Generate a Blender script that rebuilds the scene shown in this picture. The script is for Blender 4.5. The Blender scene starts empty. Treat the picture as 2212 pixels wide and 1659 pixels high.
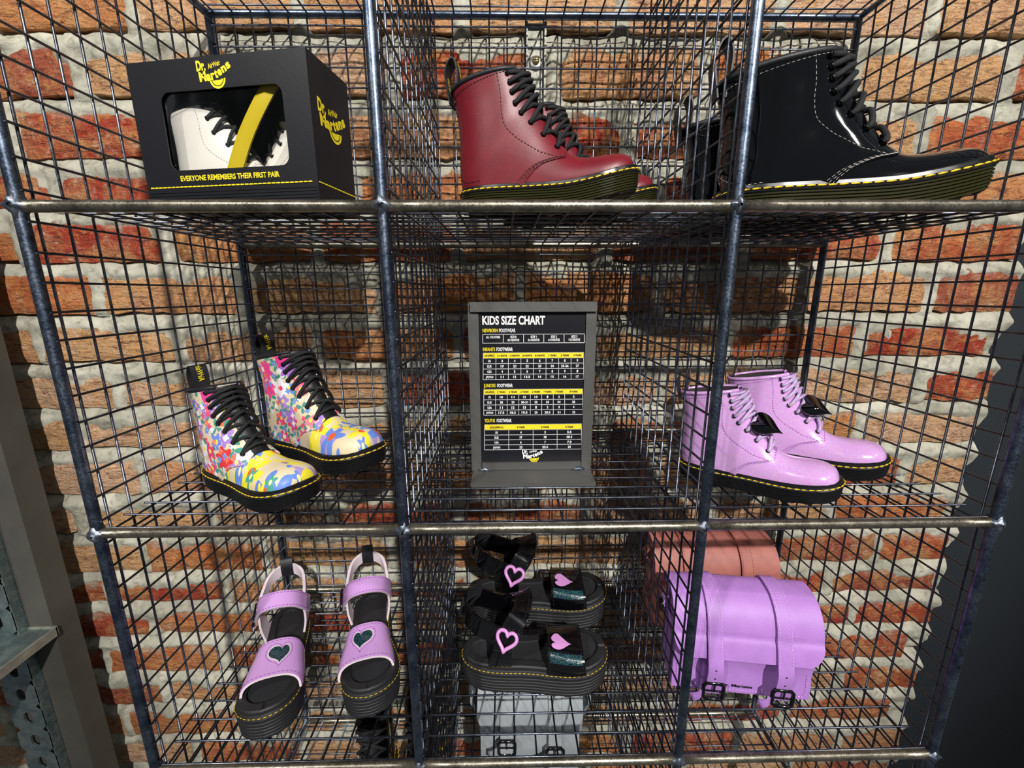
import bpy, math, random
import numpy as np
from mathutils import Matrix, Vector

# ------------------------------------------------------------------ camera, world, lights, exposure
scene = bpy.context.scene
COL = scene.collection
W, H, D = 0.305, 0.3066, 0.2992          # one rack cell: width, height, depth
PI = math.pi

cam_d = bpy.data.cameras.new('camera')
cam_d.sensor_width = 36.0
cam_d.lens = 895.29 / 2212 * 36.0
cam_d.clip_start = 0.01
cam = bpy.data.objects.new('camera', cam_d)
COL.objects.link(cam)
scene.camera = cam


def rodrigues(r):
    r = np.array(r, float)
    a = np.linalg.norm(r)
    k = r / a
    K = np.array([[0, -k[2], k[1]], [k[2], 0, -k[0]], [-k[1], k[0], 0]])
    return np.eye(3) + math.sin(a) * K + (1 - math.cos(a)) * K @ K


_R = rodrigues((0.2183, -0.0167, -0.0053))
_ax = [Vector((r[0], r[2], -r[1])) for r in _R]          # right, down, forward in world axes
cam.matrix_world = Matrix(((_ax[0].x, -_ax[1].x, -_ax[2].x, -0.0487),
                           (_ax[0].y, -_ax[1].y, -_ax[2].y, -0.3803),
                           (_ax[0].z, -_ax[1].z, -_ax[2].z, -0.0720),
                           (0, 0, 0, 1)))

world = bpy.data.worlds.new('shop_interior')
world.use_nodes = True
world.node_tree.nodes['Background'].inputs[0].default_value = (0.9, 0.95, 1.0, 1)
world.node_tree.nodes['Background'].inputs[1].default_value = 0.095
scene.world = world


def spot(name, loc, target, power, radius=0.03, angle=60, color=(1, 0.96, 0.9)):
    d = bpy.data.lights.new(name, 'SPOT')
    d.energy = power
    d.shadow_soft_size = radius
    d.spot_size = math.radians(angle)
    d.spot_blend = 0.6
    d.color = color
    o = bpy.data.objects.new(name, d)
    COL.objects.link(o)
    o.location = loc
    o.rotation_euler = (Vector(target) - Vector(loc)).to_track_quat('-Z', 'Y').to_euler()
    return o


# ceiling track spots of the shop, above and in front of the rack
spot('track_spot', (0.60, -2.40, 1.55), (0.05, 0.2, 0.05), 470, 0.035, 46, (1, .97, .93))
spot('track_spot', (-1.55, -1.90, 1.85), (-0.5, 0.3, 0.05), 140, 0.05, 46, (1, .97, .93))
spot('track_spot', (2.10, -1.70, 1.85), (0.6, 0.3, -0.05), 45, 0.05, 46, (1, .97, .93))

scene.view_settings.view_transform = 'Standard'
scene.view_settings.look = 'None'
scene.view_settings.gamma = 1.0
scene.view_settings.use_curve_mapping = False
scene.view_settings.exposure = 0.0

# ------------------------------------------------------------------ helpers
rng = np.random.default_rng(7)


def lin(c):
    c = np.array(c, float) / 255.0
    return tuple(np.where(c <= 0.04045, c / 12.92, ((c + 0.055) / 1.055) ** 2.4))


class G:
    """collects verts and faces, builds one mesh object"""

    def __init__(s):
        s.v, s.f, s.mi, s.uv, s.n = [], [], [], [], 0

    def add(s, V, F, m=0, UV=None):
        V = np.asarray(V, float).reshape(-1, 3)
        s.v.append(V)
        s.uv.append(np.zeros((len(V), 2)) if UV is None else np.asarray(UV, float).reshape(-1, 2))
        b = s.n
        for q in F:
            s.f.append(tuple(int(i) + b for i in q))
        s.mi += [m] * len(F)
        s.n += len(V)

    def grid(s, P, m=0, cu=False, cv=False, UV=None, flip=False):
        P = np.asarray(P, float)
        n, k = P.shape[:2]
        F = []
        for i in range(n if cu else n - 1):
            for j in range(k if cv else k - 1):
                a, b = i * k + j, i * k + (j + 1) % k
                c, d = ((i + 1) % n) * k + (j + 1) % k, ((i + 1) % n) * k + j
                F.append((a, d, c, b) if flip else (a, b, c, d))
        s.add(P.reshape(-1, 3), F, m, UV)

    def tube(s, pts, r, seg=8, m=0, closed=False, cap=True):
        P = np.asarray(pts, float)
        n = len(P)
        r = np.broadcast_to(np.asarray(r, float), (n,))
        if closed:
            T = np.roll(P, -1, 0) - np.roll(P, 1, 0)
        else:
            T = np.gradient(P, axis=0)
        T /= np.linalg.norm(T, axis=1)[:, None] + 1e-12
        up = np.array([0, 0, 1.0]) if abs(T[0][2]) < 0.9 else np.array([1.0, 0, 0])
        a = np.cross(T[0], up)
        a /= np.linalg.norm(a)
        rings = []
        for i in range(n):
            a = a - T[i] * (a @ T[i])
            a /= np.linalg.norm(a) + 1e-12
            b = np.cross(T[i], a)
            th = np.linspace(0, 2 * PI, seg, endpoint=False)
            rings.append(P[i] + r[i] * (np.cos(th)[:, None] * a + np.sin(th)[:, None] * b))
        b0 = s.n
        s.grid(np.array(rings), m, cu=closed, cv=True)
        if cap and not closed:
            s.f.append(tuple(b0 + i for i in range(seg)))
            s.f.append(tuple(b0 + (n - 1) * seg + i for i in range(seg))[::-1])
            s.mi += [m, m]

    def box(s, lo, hi, m=0, M=None):
        x0, y0, z0 = lo
        x1, y1, z1 = hi
        V = np.array([(x0, y0, z0), (x1, y0, z0), (x1, y1, z0), (x0, y1, z0), (x0, y0, z1), (x1, y0, z1), (x1, y1, z1), (x0, y1, z1)], float)
        if M is not None:
            V = V @ np.asarray(M)[:3, :3].T + np.asarray(M)[:3, 3]
        s.add(V, [(3, 2, 1, 0), (4, 5, 6, 7), (0, 1, 5, 4), (1, 2, 6, 5), (2, 3, 7, 6), (3, 0, 4, 7)], m)

    def prism(s, poly, y0, y1, m=0, f=None):
        """polygon in (x,z), extruded along y; f maps the (x,y,z) array"""
        p = np.asarray(poly, float)
        n = len(p)
        A = np.c_[p[:, 0], np.full(n, y0), p[:, 1]]
        B = np.c_[p[:, 0], np.full(n, y1), p[:, 1]]
        V = np.r_[A, B]
        if f:
            V = f(V)
        F = [tuple(range(n)), tuple(range(n, 2 * n))[::-1]]
        F += [(i, i + n, (i + 1) % n + n, (i + 1) % n) for i in range(n)]
        s.add(V, F, m)

    def mesh(s, name, mats, smooth=True):
        me = bpy.data.meshes.new(name)
        me.from_pydata(np.concatenate(s.v).tolist() if s.v else [], [], s.f)
        for m in mats:
            me.materials.append(m)
        nf = len(me.polygons)
        me.polygons.foreach_set('use_smooth', [smooth] * nf)
        if max(s.mi, default=0) > 0:
            me.polygons.foreach_set('material_index', s.mi)
        UV = np.concatenate(s.uv)
        if np.any(UV):
            lay = me.uv_layers.new(name='UVMap')
            li = np.empty(len(me.loops), dtype=np.int32)
            me.loops.foreach_get('vertex_index', li)
            lay.data.foreach_set('uv', UV[li].ravel())
        me.update()
        return me

    def build(s, name, mats, parent=None, smooth=True):
        if not isinstance(mats, (list, tuple)):
            mats = [mats]
        return link(name, s.mesh(name, mats, smooth), parent)


def link(name, me, parent=None):
    o = bpy.data.objects.new(name, me)
    COL.objects.link(o)
    if parent is not None:
        o.parent = parent
    return o


def tag(o, label=None, cat=None, group=None, kind=None):
    if label:
        o['label'] = label
    if cat:
        o['category'] = cat
    if group:
        o['group'] = group
    if kind:
        o['kind'] = kind
    return o


def thing(name, label, cat, loc=(0, 0, 0), rz=0.0, group=None):
    o = bpy.data.objects.new(name, None)
    o.empty_display_size = 0.02
    COL.objects.link(o)
    o.location = loc
    o.rotation_euler = (0, 0, rz)
    return tag(o, label, cat, group)


def catmull(C, n):
    """Catmull-Rom through rows of C at n uniform parameters"""
    C = np.asarray(C, float)
    k = len(C)
    return cr_eval(C, np.linspace(0, 1, n))


def cr_eval(C, s):
    k = len(C)
    E = np.vstack([2 * C[0] - C[1], C, 2 * C[-1] - C[-2]])
    x = np.clip(np.asarray(s, float), 0, 1) * (k - 1)
    i = np.minimum(x.astype(int), k - 2)
    t = (x - i)[..., None]
    p0, p1, p2, p3 = E[i], E[i + 1], E[i + 2], E[i + 3]
    return 0.5 * (2 * p1 + (p2 - p0) * t + (2 * p0 - 5 * p1 + 4 * p2 - p3) * t ** 2 + (3 * p1 - p0 - 3 * p2 + p3) * t ** 3)


def dashes(g, P, length, gap, r, m=0, seg=5, lift=None):
    """thread stitches along polyline P"""
    P = np.asarray(P, float)
    d = np.r_[0, np.cumsum(np.linalg.norm(np.diff(P, axis=0), axis=1))]
    x = 0.0
    while x + length < d[-1]:
        q = np.array([x, x + length * .5, x + length])
        pts = np.stack([np.interp(q, d, P[:, i]) for i in range(3)], 1)
        g.tube(pts, [r * .6, r, r * .6], seg, m)
        x += length + gap


_tc = {}


def text_geo(txt, bold=0.0):
    """flat text of unit size: verts (x,y), faces, width"""
    key = (txt, bold)
    if key not in _tc:
        cu = bpy.data.curves.new('text', 'FONT')
        cu.body = txt
        cu.size = 1.0
        cu.offset = bold
        cu.resolution_u = 3
        ob = bpy.data.objects.new('text', cu)
        me = bpy.data.meshes.new_from_object(ob)
        V = np.array([v.co[:2] for v in me.vertices]).reshape(-1, 2)
        F = [tuple(p.vertices) for p in me.polygons]
        bpy.data.objects.remove(ob)
        bpy.data.curves.remove(cu)
        bpy.data.meshes.remove(me)
        _tc[key] = (V, F)
    return _tc[key]


def put_text(g, txt, x, z, cap, fmap, width=None, sx=0.8, align='l', bold=0.02, m=0, rot=0.0):
    """print text with cap height cap at (x,z) of a flat face; fmap(x,z)->world"""
    V, F = text_geo(txt, bold)
    if len(V) == 0:
        return
    s = cap / 0.69
    P = V * s
    P[:, 0] *= sx
    P[:, 0] -= P[:, 0].min()
    w = P[:, 0].max()
    if width is not None:
        P[:, 0] *= width / w
        w = width
    if align == 'c':
        P[:, 0] -= w / 2
    if align == 'r':
        P[:, 0] -= w
    c, q = math.cos(rot), math.sin(rot)
    P = np.c_[P[:, 0] * c - P[:, 1] * q + x, P[:, 0] * q + P[:, 1] * c + z]
    g.add(fmap(P), F, m)


# ------------------------------------------------------------------ materials
def mat(name, col, rough=0.5, metal=0.0, coat=0.0, spec=0.5, bump=0.0, bscale=800, var=0.0, vscale=30, sheen=0.0, trans=0.0, alpha=1.0, col2=None, coords='Object', bdist=.001):
    m = bpy.data.materials.new(name)
    m.use_nodes = True
    nt = m.node_tree
    b = nt.nodes['Principled BSDF']
    c = lin(col)
    b.inputs['Base Color'].default_value = (*c, 1)
    b.inputs['Roughness'].default_value = rough
    b.inputs['Metallic'].default_value = metal
    b.inputs['Coat Weight'].default_value = coat
    b.inputs['Coat Roughness'].default_value = 0.03
    b.inputs['Specular IOR Level'].default_value = spec
    b.inputs['Sheen Weight'].default_value = sheen
    b.inputs['Transmission Weight'].default_value = trans
    b.inputs['Alpha'].default_value = alpha
    if bump or var or col2:
        tc = nt.nodes.new('ShaderNodeTexCoord')
    if bump:
        n = nt.nodes.new('ShaderNodeTexNoise')
        n.inputs['Scale'].default_value = bscale
        n.inputs['Detail'].default_value = 3
        nt.links.new(tc.outputs[coords], n.inputs['Vector'])
        bp = nt.nodes.new('ShaderNodeBump')
        bp.inputs['Strength'].default_value = bump
        bp.inputs['Distance'].default_value = bdist
        nt.links.new(n.outputs['Fac'], bp.inputs['Height'])
        nt.links.new(bp.outputs['Normal'], b.inputs['Normal'])
        nt.links.new(bp.outputs['Normal'], b.inputs['Coat Normal'])
    if var or col2:
        n2 = nt.nodes.new('ShaderNodeTexNoise')
        n2.inputs['Scale'].default_value = vscale
        n2.inputs['Detail'].default_value = 4
        nt.links.new(tc.outputs[coords], n2.inputs['Vector'])
        mx = nt.nodes.new('ShaderNodeMix')
        mx.data_type = 'RGBA'
        rp = nt.nodes.new('ShaderNodeMapRange')
        rp.inputs[1].default_value = 0.35
        rp.inputs[2].default_value = 0.65
        nt.links.new(n2.outputs['Fac'], rp.inputs[0])
        nt.links.new(rp.outputs[0], mx.inputs[0])
        if col2:
            mx.inputs[6].default_value = (*c, 1)
            mx.inputs[7].default_value = (*lin(col2), 1)
        else:
            mx.inputs[6].default_value = (*[k * (1 - var) for k in c], 1)
            mx.inputs[7].default_value = (*[min(1, k * (1 + var)) for k in c], 1)
        nt.links.new(mx.outputs[2], b.inputs['Base Color'])
    return m


class NT:
    """tiny node helper"""

    def __init__(s, m):
        s.t = m.node_tree

    def n(s, typ, **kw):
        o = s.t.nodes.new(typ)
        for k, v in kw.items():
            setattr(o, k, v)
        return o

    def sock(s, inp, v):
        if isinstance(v, bpy.types.NodeSocket):
            s.t.links.new(v, inp)
        elif v is not None:
            inp.default_value = v

    def math(s, op, a, b=None, c=None, clamp=False):
        o = s.n('ShaderNodeMath', operation=op)
        o.use_clamp = clamp
        s.sock(o.inputs[0], a)
        if b is not None:
            s.sock(o.inputs[1], b)
        if c is not None:
            s.sock(o.inputs[2], c)
        return o.outputs[0]

    def mix(s, f, a, b):
        o = s.n('ShaderNodeMix', data_type='RGBA')
        s.sock(o.inputs[0], f)
        s.sock(o.inputs[6], a if isinstance(a, bpy.types.NodeSocket) else (*a, 1))
        s.sock(o.inputs[7], b if isinstance(b, bpy.types.NodeSocket) else (*b, 1))
        return o.outputs[2]

    def noise(s, vec, scale, detail=4, rough=0.55, dist=0.0):
        o = s.n('ShaderNodeTexNoise')
        s.sock(o.inputs['Vector'], vec)
        o.inputs['Scale'].default_value = scale
        o.inputs['Detail'].default_value = detail
        o.inputs['Roughness'].default_value = rough
        o.inputs['Distortion'].default_value = dist
        return o.outputs['Fac']

    def rng(s, v, a, b, c=0.0, d=1.0):
        o = s.n('ShaderNodeMapRange')
        s.sock(o.inputs[0], v)
        for i, x in zip((1, 2, 3, 4), (a, b, c, d)):
            o.inputs[i].default_value = x
        return o.outputs[0]

    def bump(s, h, strength, dist, nrm=None):
        o = s.n('ShaderNodeBump')
        s.sock(o.inputs['Height'], h)
        o.inputs['Strength'].default_value = strength
        o.inputs['Distance'].default_value = dist
        if nrm is not None:
            s.sock(o.inputs['Normal'], nrm)
        return o.outputs[0]


def brick_material():
    m = mat('brick', (190, 110, 70), 0.9, spec=0.25)
    q = NT(m)
    b = q.t.nodes['Principled BSDF']
    geo = q.n('ShaderNodeNewGeometry').outputs['Position']
    info = q.n('ShaderNodeObjectInfo')
    big = q.noise(geo, 16, 4, 0.6, 0.4)
    mid = q.noise(geo, 55, 5, 0.65, 0.6)
    fine = q.noise(geo, 260, 4, 0.7)
    mp = q.n('ShaderNodeMapping')
    q.sock(mp.inputs[0], geo)
    mp.inputs['Scale'].default_value = (0.28, 0.28, 1.3)
    streak = q.noise(mp.outputs[0], 150, 4, 0.6, 1.0)
    obj = q.n('ShaderNodeSeparateXYZ')
    q.sock(obj.inputs[0], q.n('ShaderNodeTexCoord').outputs['Object'])
    c = q.mix(q.math('MULTIPLY', q.rng(big, .46, .66), .7), info.outputs['Color'], lin((200, 158, 106)))
    c = q.mix(q.math('MULTIPLY', q.rng(mid, .52, .68), .7), c, lin((206, 146, 84)))
    c = q.mix(q.math('MULTIPLY', q.rng(mid, .48, .30), .65), c, lin((140, 68, 46)))
    pale = q.math('MULTIPLY', q.rng(q.noise(geo, 42, 6, .7, 1.2), .55, .72), q.rng(big, .35, .6))
    c = q.mix(q.math('MULTIPLY', pale, .8), c, lin((224, 200, 176)))
    c = q.mix(q.math('MULTIPLY', q.rng(streak, .45, .30), .8), c, lin((84, 40, 28)))
    c = q.mix(q.math('MULTIPLY', q.rng(fine, .60, .74), .55), c, lin((232, 206, 170)))
    wash = q.rng(q.math('ADD', obj.outputs[2], q.math('MULTIPLY', q.math('SUBTRACT', q.noise(geo, 30, 5, .65, .8), .5), 1.5)), .80, 1.12)
    c = q.mix(q.math('MULTIPLY', wash, .75), c, lin((170, 164, 148)))
    q.sock(b.inputs['Base Color'], c)
    n1 = q.bump(streak, 1.0, .006)
    n2 = q.bump(fine, .8, .0025, n1)
    q.sock(b.inputs['Normal'], q.bump(mid, .9, .008, n2))
    return m


def mortar_material():
    m = mat('mortar', (170, 166, 152), 0.95, spec=0.2)
    q = NT(m)
    b = q.t.nodes['Principled BSDF']
    geo = q.n('ShaderNodeNewGeometry').outputs['Position']
    big = q.noise(geo, 14, 4, .6)
    mid = q.noise(geo, 70, 5, .65, .5)
    fine = q.noise(geo, 320, 4, .7)
    c = q.mix(q.rng(big, .35, .65), lin((156, 154, 138)), lin((200, 197, 180)))
    c = q.mix(q.math('MULTIPLY', q.rng(mid, .5, .32), .6), c, lin((104, 98, 84)))
    c = q.mix(q.math('MULTIPLY', q.rng(fine, .6, .75), .5), c, lin((214, 210, 198)))
    q.sock(b.inputs['Base Color'], c)
    n1 = q.bump(fine, .5, .002)
    q.sock(b.inputs['Normal'], q.bump(mid, .5, .004, n1))
    return m


def steel_material(name, c1, c2, rough=0.42, metal=0.9):
    m = mat(name, c1, rough, metal)
    q = NT(m)
    b = q.t.nodes['Principled BSDF']
    geo = q.n('ShaderNodeNewGeometry').outputs['Position']
    a = q.noise(geo, 60, 5, .65)
    f = q.noise(geo, 500, 3, .6)
    c = q.mix(q.rng(a, .35, .65), lin(c1), lin(c2))
    q.sock(b.inputs['Base Color'], c)
    q.sock(b.inputs['Roughness'], q.rng(f, .3, .7, rough - .12, rough + .14))
    q.sock(b.inputs['Normal'], q.bump(f, .15, .0006))
    return m


def petal_layer(q, uv, base, scale, seed, R, lobes, cols, centre, keep=1.0, depth=.3):
    """one layer of printed flowers: Voronoi cells with lobed outlines"""
    mp = q.n('ShaderNodeMapping')
    q.sock(mp.inputs[0], uv)
    mp.inputs['Location'].default_value = (seed * 1.37, seed * .71, 0)
    vec = mp.outputs[0]
    vo = q.n('ShaderNodeTexVoronoi', voronoi_dimensions='2D')
    q.sock(vo.inputs['Vector'], vec)
    vo.inputs['Scale'].default_value = scale
    vo.inputs['Randomness'].default_value = .8
    df = q.n('ShaderNodeVectorMath', operation='SUBTRACT')
    q.sock(df.inputs[0], vec)
    q.sock(df.inputs[1], vo.outputs['Position'])
    sp = q.n('ShaderNodeSeparateXYZ')
    q.sock(sp.inputs[0], df.outputs[0])
    ang = q.math('ARCTAN2', sp.outputs[1], sp.outputs[0])
    ln = q.n('ShaderNodeVectorMath', operation='LENGTH')
    q.sock(ln.inputs[0], df.outputs[0])
    r = q.math('MULTIPLY', ln.outputs['Value'], scale)
    sc = q.n('ShaderNodeSeparateColor')
    q.sock(sc.inputs[0], vo.outputs['Color'])
    rnd, rnd2, rnd3 = sc.outputs[0], sc.outputs[1], sc.outputs[2]
    ph = q.math('MULTIPLY', rnd2, 6.28)
    co = q.math('COSINE', q.math('ADD', q.math('MULTIPLY', ang, lobes), ph))
    lim = q.math('MULTIPLY', q.math('ADD', q.math('MULTIPLY', co, depth), 1 - depth), R)
    wob = q.noise(vec, scale * 2.5, 2)
    lim = q.math('ADD', lim, q.math('MULTIPLY', q.math('SUBTRACT', wob, .5), .18))
    msk = q.math('LESS_THAN', r, lim)
    msk = q.math('MULTIPLY', msk, q.math('LESS_THAN', rnd3, keep))
    rp = q.n('ShaderNodeValToRGB')
    rp.color_ramp.interpolation = 'CONSTANT'
    e = rp.color_ramp.elements
    while len(e) < len(cols):
        e.new(0.5)
    for i, cc in enumerate(cols):
        e[i].position = i / len(cols)
        e[i].color = (*lin(cc), 1)
    q.sock(rp.inputs[0], rnd)
    out = q.mix(msk, base, rp.outputs[0])
    if centre:
        cm = q.math('MULTIPLY', q.math('LESS_THAN', r, R * .24), q.math('LESS_THAN', rnd3, keep))
        out = q.mix(cm, out, lin(centre))
    return out


def floral_material(name, layers):
    m = mat(name, (222, 206, 172), 0.42, spec=0.4)
    q = NT(m)
    b = q.t.nodes['Principled BSDF']
    uv = q.n('ShaderNodeUVMap').outputs[0]
    c = lin((222, 206, 172))
    for L in layers:
        c = petal_layer(q, uv, c, *L)
    q.sock(b.inputs['Base Color'], c)
    return m


def glitter_material(name, col, rough=.16, amount=.5, dense=2600, metal=0.0, fl=.5, hue=None):
    """patent leather with tiny iridescent flakes"""
    m = mat(name, col, rough, coat=.7, spec=.5)
    q = NT(m)
    b = q.t.nodes['Principled BSDF']
    tc = q.n('ShaderNodeTexCoord').outputs['Object']
    vo = q.n('ShaderNodeTexVoronoi')
    q.sock(vo.inputs['Vector'], tc)
    vo.inputs['Scale'].default_value = dense
    sc = q.n('ShaderNodeSeparateColor')
    q.sock(sc.inputs[0], vo.outputs['Color'])
    hsv = q.n('ShaderNodeCombineColor', mode='HSV')
    q.sock(hsv.inputs[0], sc.outputs[0] if not hue else q.rng(sc.outputs[0], 0, 1, *hue))
    hsv.inputs[1].default_value = .85
    hsv.inputs[2].default_value = .9
    f = q.math('MULTIPLY', q.math('GREATER_THAN', sc.outputs[1], 1 - amount * .5), fl)
    q.sock(b.inputs['Base Color'], q.mix(f, lin(col), hsv.outputs[0]))
    nm = q.n('ShaderNodeNormalMap')
    nm.space = 'OBJECT'
    q.sock(b.inputs['Metallic'], q.math('MULTIPLY', f, metal))
    q.t.nodes.remove(nm)
    q.sock(b.inputs['Normal'], q.bump(sc.outputs[2], .12 * amount, .0006))
    b.inputs['Thin Film Thickness'].default_value = 420
    b.inputs['Thin Film IOR'].default_value = 1.5
    return m


def film_material():
    m = mat('clear_window_film', (255, 255, 255), .03)
    q = NT(m)
    tc = q.n('ShaderNodeTexCoord').outputs['Object']
    out = q.t.nodes['Material Output']
    tr = q.n('ShaderNodeBsdfTransparent')
    gl = q.n('ShaderNodeBsdfGlossy')
    gl.inputs['Roughness'].default_value = .06
    nb = q.bump(q.noise(tc, 32, 1), .5, .004)
    q.sock(gl.inputs['Normal'], nb)
    lw = q.n('ShaderNodeLayerWeight')
    lw.inputs[0].default_value = .25
    q.sock(lw.inputs['Normal'], nb)
    mx = q.n('ShaderNodeMixShader')
    q.sock(mx.inputs[0], q.math('ADD', q.math('MULTIPLY', lw.outputs['Fresnel'], .3), .03, clamp=True))
    q.sock(mx.inputs[1], tr.outputs[0])
    q.sock(mx.inputs[2], gl.outputs[0])
    q.sock(out.inputs[0], mx.outputs[0])
    return m


M = {}
M['brick'] = brick_material()
M['mortar'] = mortar_material()
M['dark_wall'] = mat('dark_painted_wall', (27, 33, 39), .75, bump=.25, bscale=300, var=.1, vscale=5)
M['steel'] = steel_material('raw_steel_rod', (74, 86, 106), (126, 138, 156), .36, 1.0)
M['bar'] = steel_material('worn_steel_bar', (104, 100, 88), (156, 150, 134), .34)
M['wire'] = steel_material('steel_wire', (78, 84, 98), (122, 128, 140), .38, 1.0)
M['weld'] = steel_material('weld_bead', (80, 90, 108), (140, 148, 158), .4)
M['galv'] = steel_material('galvanized_steel', (120, 138, 140), (168, 180, 178), .45)
M['plate'] = mat('blackened_steel', (90, 90, 88), .45, .3, bump=.05, bscale=300, var=.06, vscale=18)
M['dull_steel'] = mat('dull_grey_upright', (84, 82, 76), .7, .3, bump=.2, bscale=120, var=.15, vscale=12)
M['zinc'] = mat('zinc_screw', (214, 190, 120), .3, .9)
M['washer'] = mat('washer_steel', (205, 205, 205), .3, .9)
M['bracket'] = steel_material('bracket_steel', (132, 132, 122), (164, 164, 152), .6, .5)
M['red'] = mat('oxblood_leather', (110, 19, 33), .40, spec=.5, bump=.12, bscale=1500, var=.10, vscale=60)
M['redthread'] = mat('red_thread', (70, 12, 22), .6)
M['patent'] = mat('black_patent_leather', (4, 5, 8), .05, coat=1.0, spec=.5, bump=.4, bscale=9, bdist=.006)
M['white_thread'] = mat('pale_thread', (196, 192, 184), .6)
M['black_thread'] = mat('black_thread', (18, 18, 18), .7)
M['binding'] = mat('black_binding', (26, 27, 32), .5, bump=.2, bscale=900)
M['lace'] = mat('black_lace', (22, 23, 26), .7, bump=.8, bscale=1400)
M['tongue'] = mat('black_tongue', (20, 20, 22), .5)
M['yellow'] = mat('yellow_thread', (232, 196, 40), .5)
M['print_yellow'] = mat('printed_yellow', (238, 216, 36), .55)
M['print_white'] = mat('printed_white', (238, 238, 238), .55)
M['print_black'] = mat('printed_black', (24, 24, 20), .55)
M['print_grey'] = mat('printed_shadow_grey', (196, 180, 60), .55)
M['sole'] = mat('black_rubber_sole', (20, 20, 22), .32, spec=.5)
M['sole_matte'] = mat('black_platform_rubber', (30, 30, 33), .6, bump=.1, bscale=900)
M['sole_olive'] = mat('smoky_olive_sole', (42, 42, 17), .2, spec=.6, coat=.2)
M['eyelet'] = mat('black_eyelet', (30, 30, 34), .2, .6)
M['lining'] = mat('pale_lining', (206, 196, 182), .9)
M['dark_lining'] = mat('dark_lining', (46, 40, 40), .9)
M['lilac'] = glitter_material('lilac_glitter_patent', (206, 152, 216), .2, .45)
M['lilac_dark'] = mat('lilac_tongue', (150, 104, 160), .5)
M['lilac_lace'] = glitter_material('lilac_glitter_lace', (186, 150, 206), .5, .9, 1400)
M['lilac_thread'] = mat('lilac_thread', (150, 96, 168), .6)
M['lilac_patent'] = mat('lilac_patent_strap', (208, 158, 222), .2, coat=.6, spec=.5, bump=.05, bscale=60)
M['lilac_leather'] = mat('lilac_leather', (176, 126, 202), .5, bump=.25, bscale=700, var=.05, vscale=40)
M['pink_thread'] = mat('pale_pink_thread', (226, 176, 236), .6)
M['edge_pale'] = mat('pale_cut_edge', (224, 208, 216), .85, bump=.5, bscale=900)
M['coral'] = mat('coral_pink_leather', (168, 102, 92), .55, bump=.25, bscale=700, var=.05, vscale=40)
M['coral_thread'] = mat('coral_thread', (172, 92, 84), .6)
M['footbed'] = mat('black_footbed', (34, 34, 38), .75, bump=.3, bscale=1600)
M['strapblack'] = mat('black_patent_strap', (7, 7, 10), .14, coat=.9)
M['holo'] = glitter_material('black_hologram_patent', (5, 5, 22), .14, .9, 2000, 0.1, .16, (.30, .72))
M['heart_pink'] = mat('pink_enamel', (214, 148, 212), .35, coat=.3)
M['buckle'] = mat('black_buckle', (14, 14, 18), .18, .3, coat=.6)
M['card'] = mat('black_card', (22, 23, 28), .42, spec=.4, bump=.05, bscale=200)
M['chart'] = mat('chart_print_black', (18, 19, 26), .35)
M['film'] = film_material()
M['white_leather'] = mat('white_leather', (226, 222, 212), .32, bump=.08, bscale=700, coat=.25)
M['grey_thread'] = mat('grey_thread', (170, 166, 158), .6)
M['ribbon_yellow'] = mat('yellow_card_strip', (196, 172, 14), .5)
M['grey_leather'] = mat('pale_grey_leather', (150, 156, 160), .55, bump=.25, bscale=600, var=.06, vscale=40)
M['floral_shaft'] = floral_material('floral_print_small', [
    (60, 1.0, .62, 3, [(58, 140, 118), (64, 148, 128), (80, 150, 140)], None, .75, .5),
    (44, 2.3, .50, 5, [(232, 70, 120), (170, 130, 214), (236, 132, 150), (240, 240, 246), (110, 140, 220)], (250, 225, 90), .75, .25),
    (30, 4.1, .44, 6, [(226, 60, 60), (240, 240, 244), (232, 70, 150), (168, 120, 212)], (240, 70, 110), .6, .2),
    (95, 6.2, .40, 4, [(236, 84, 120), (240, 236, 240), (120, 150, 220), (240, 120, 90)], None, .6, .2)])
M['floral_vamp'] = floral_material('floral_print_large', [
    (36, 1.4, .62, 3, [(200, 190, 165), (176, 150, 204), (196, 188, 170)], None, .5, .4),
    (27, 3.2, .56, 5, [(104, 138, 220), (236, 222, 56), (104, 138, 220), (238, 224, 60)], (232, 96, 50), 1.0, .32),
    (58, 7.7, .44, 5, [(238, 222, 70), (104, 138, 220), (80, 160, 140)], (240, 236, 160), .5, .3)])
M['pink_patch'] = mat('pink_printed_leather', (232, 66, 150), .4)
# ------------------------------------------------------------------ brick wall
YW = 0.318                                   # plane of the brick faces
WX0, WX1 = -1.36, 0.812
ZB = [.620, .540, .460, .380, .299, .214, .132, .057, -.021, -.105, -.183, -.264, -.339, -.425, -.502, -.583, -.654, -.727, -.811, -.891, -.970, -1.050, -1.130, -1.21]
JX = {4: -.57, 5: -.67, 6: -.787, 7: -.737, 8: -.815, 9: -.714, 10: -.822, 11: -.709, 12: -.798, 13: -.701, 14: -.825, 15: -.728, 16: -.812, 17: -.741, 18: -.838, 19: -.744, 20: -.842}
PITCH = 0.2313


def vnoise(shape, cell, seed):
    """smooth value noise on a grid"""
    r = np.random.default_rng(seed)
    n0, n1 = int(shape[0] / cell[0]) + 3, int(shape[1] / cell[1]) + 3
    a = r.random((n0, n1))
    x = np.arange(shape[0]) / cell[0]
    y = np.arange(shape[1]) / cell[1]
    i, j = x.astype(int), y.astype(int)
    u, v = x - i, y - j
    u, v = (u * u * (3 - 2 * u))[:, None], (v * v * (3 - 2 * v))[None]
    A, B = a[i][:, j], a[i][:, j + 1]
    C_, E_ = a[i + 1][:, j], a[i + 1][:, j + 1]
    return (A * (1 - u) + C_ * u) * (1 - v) + (B * (1 - u) + E_ * u) * v


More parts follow.
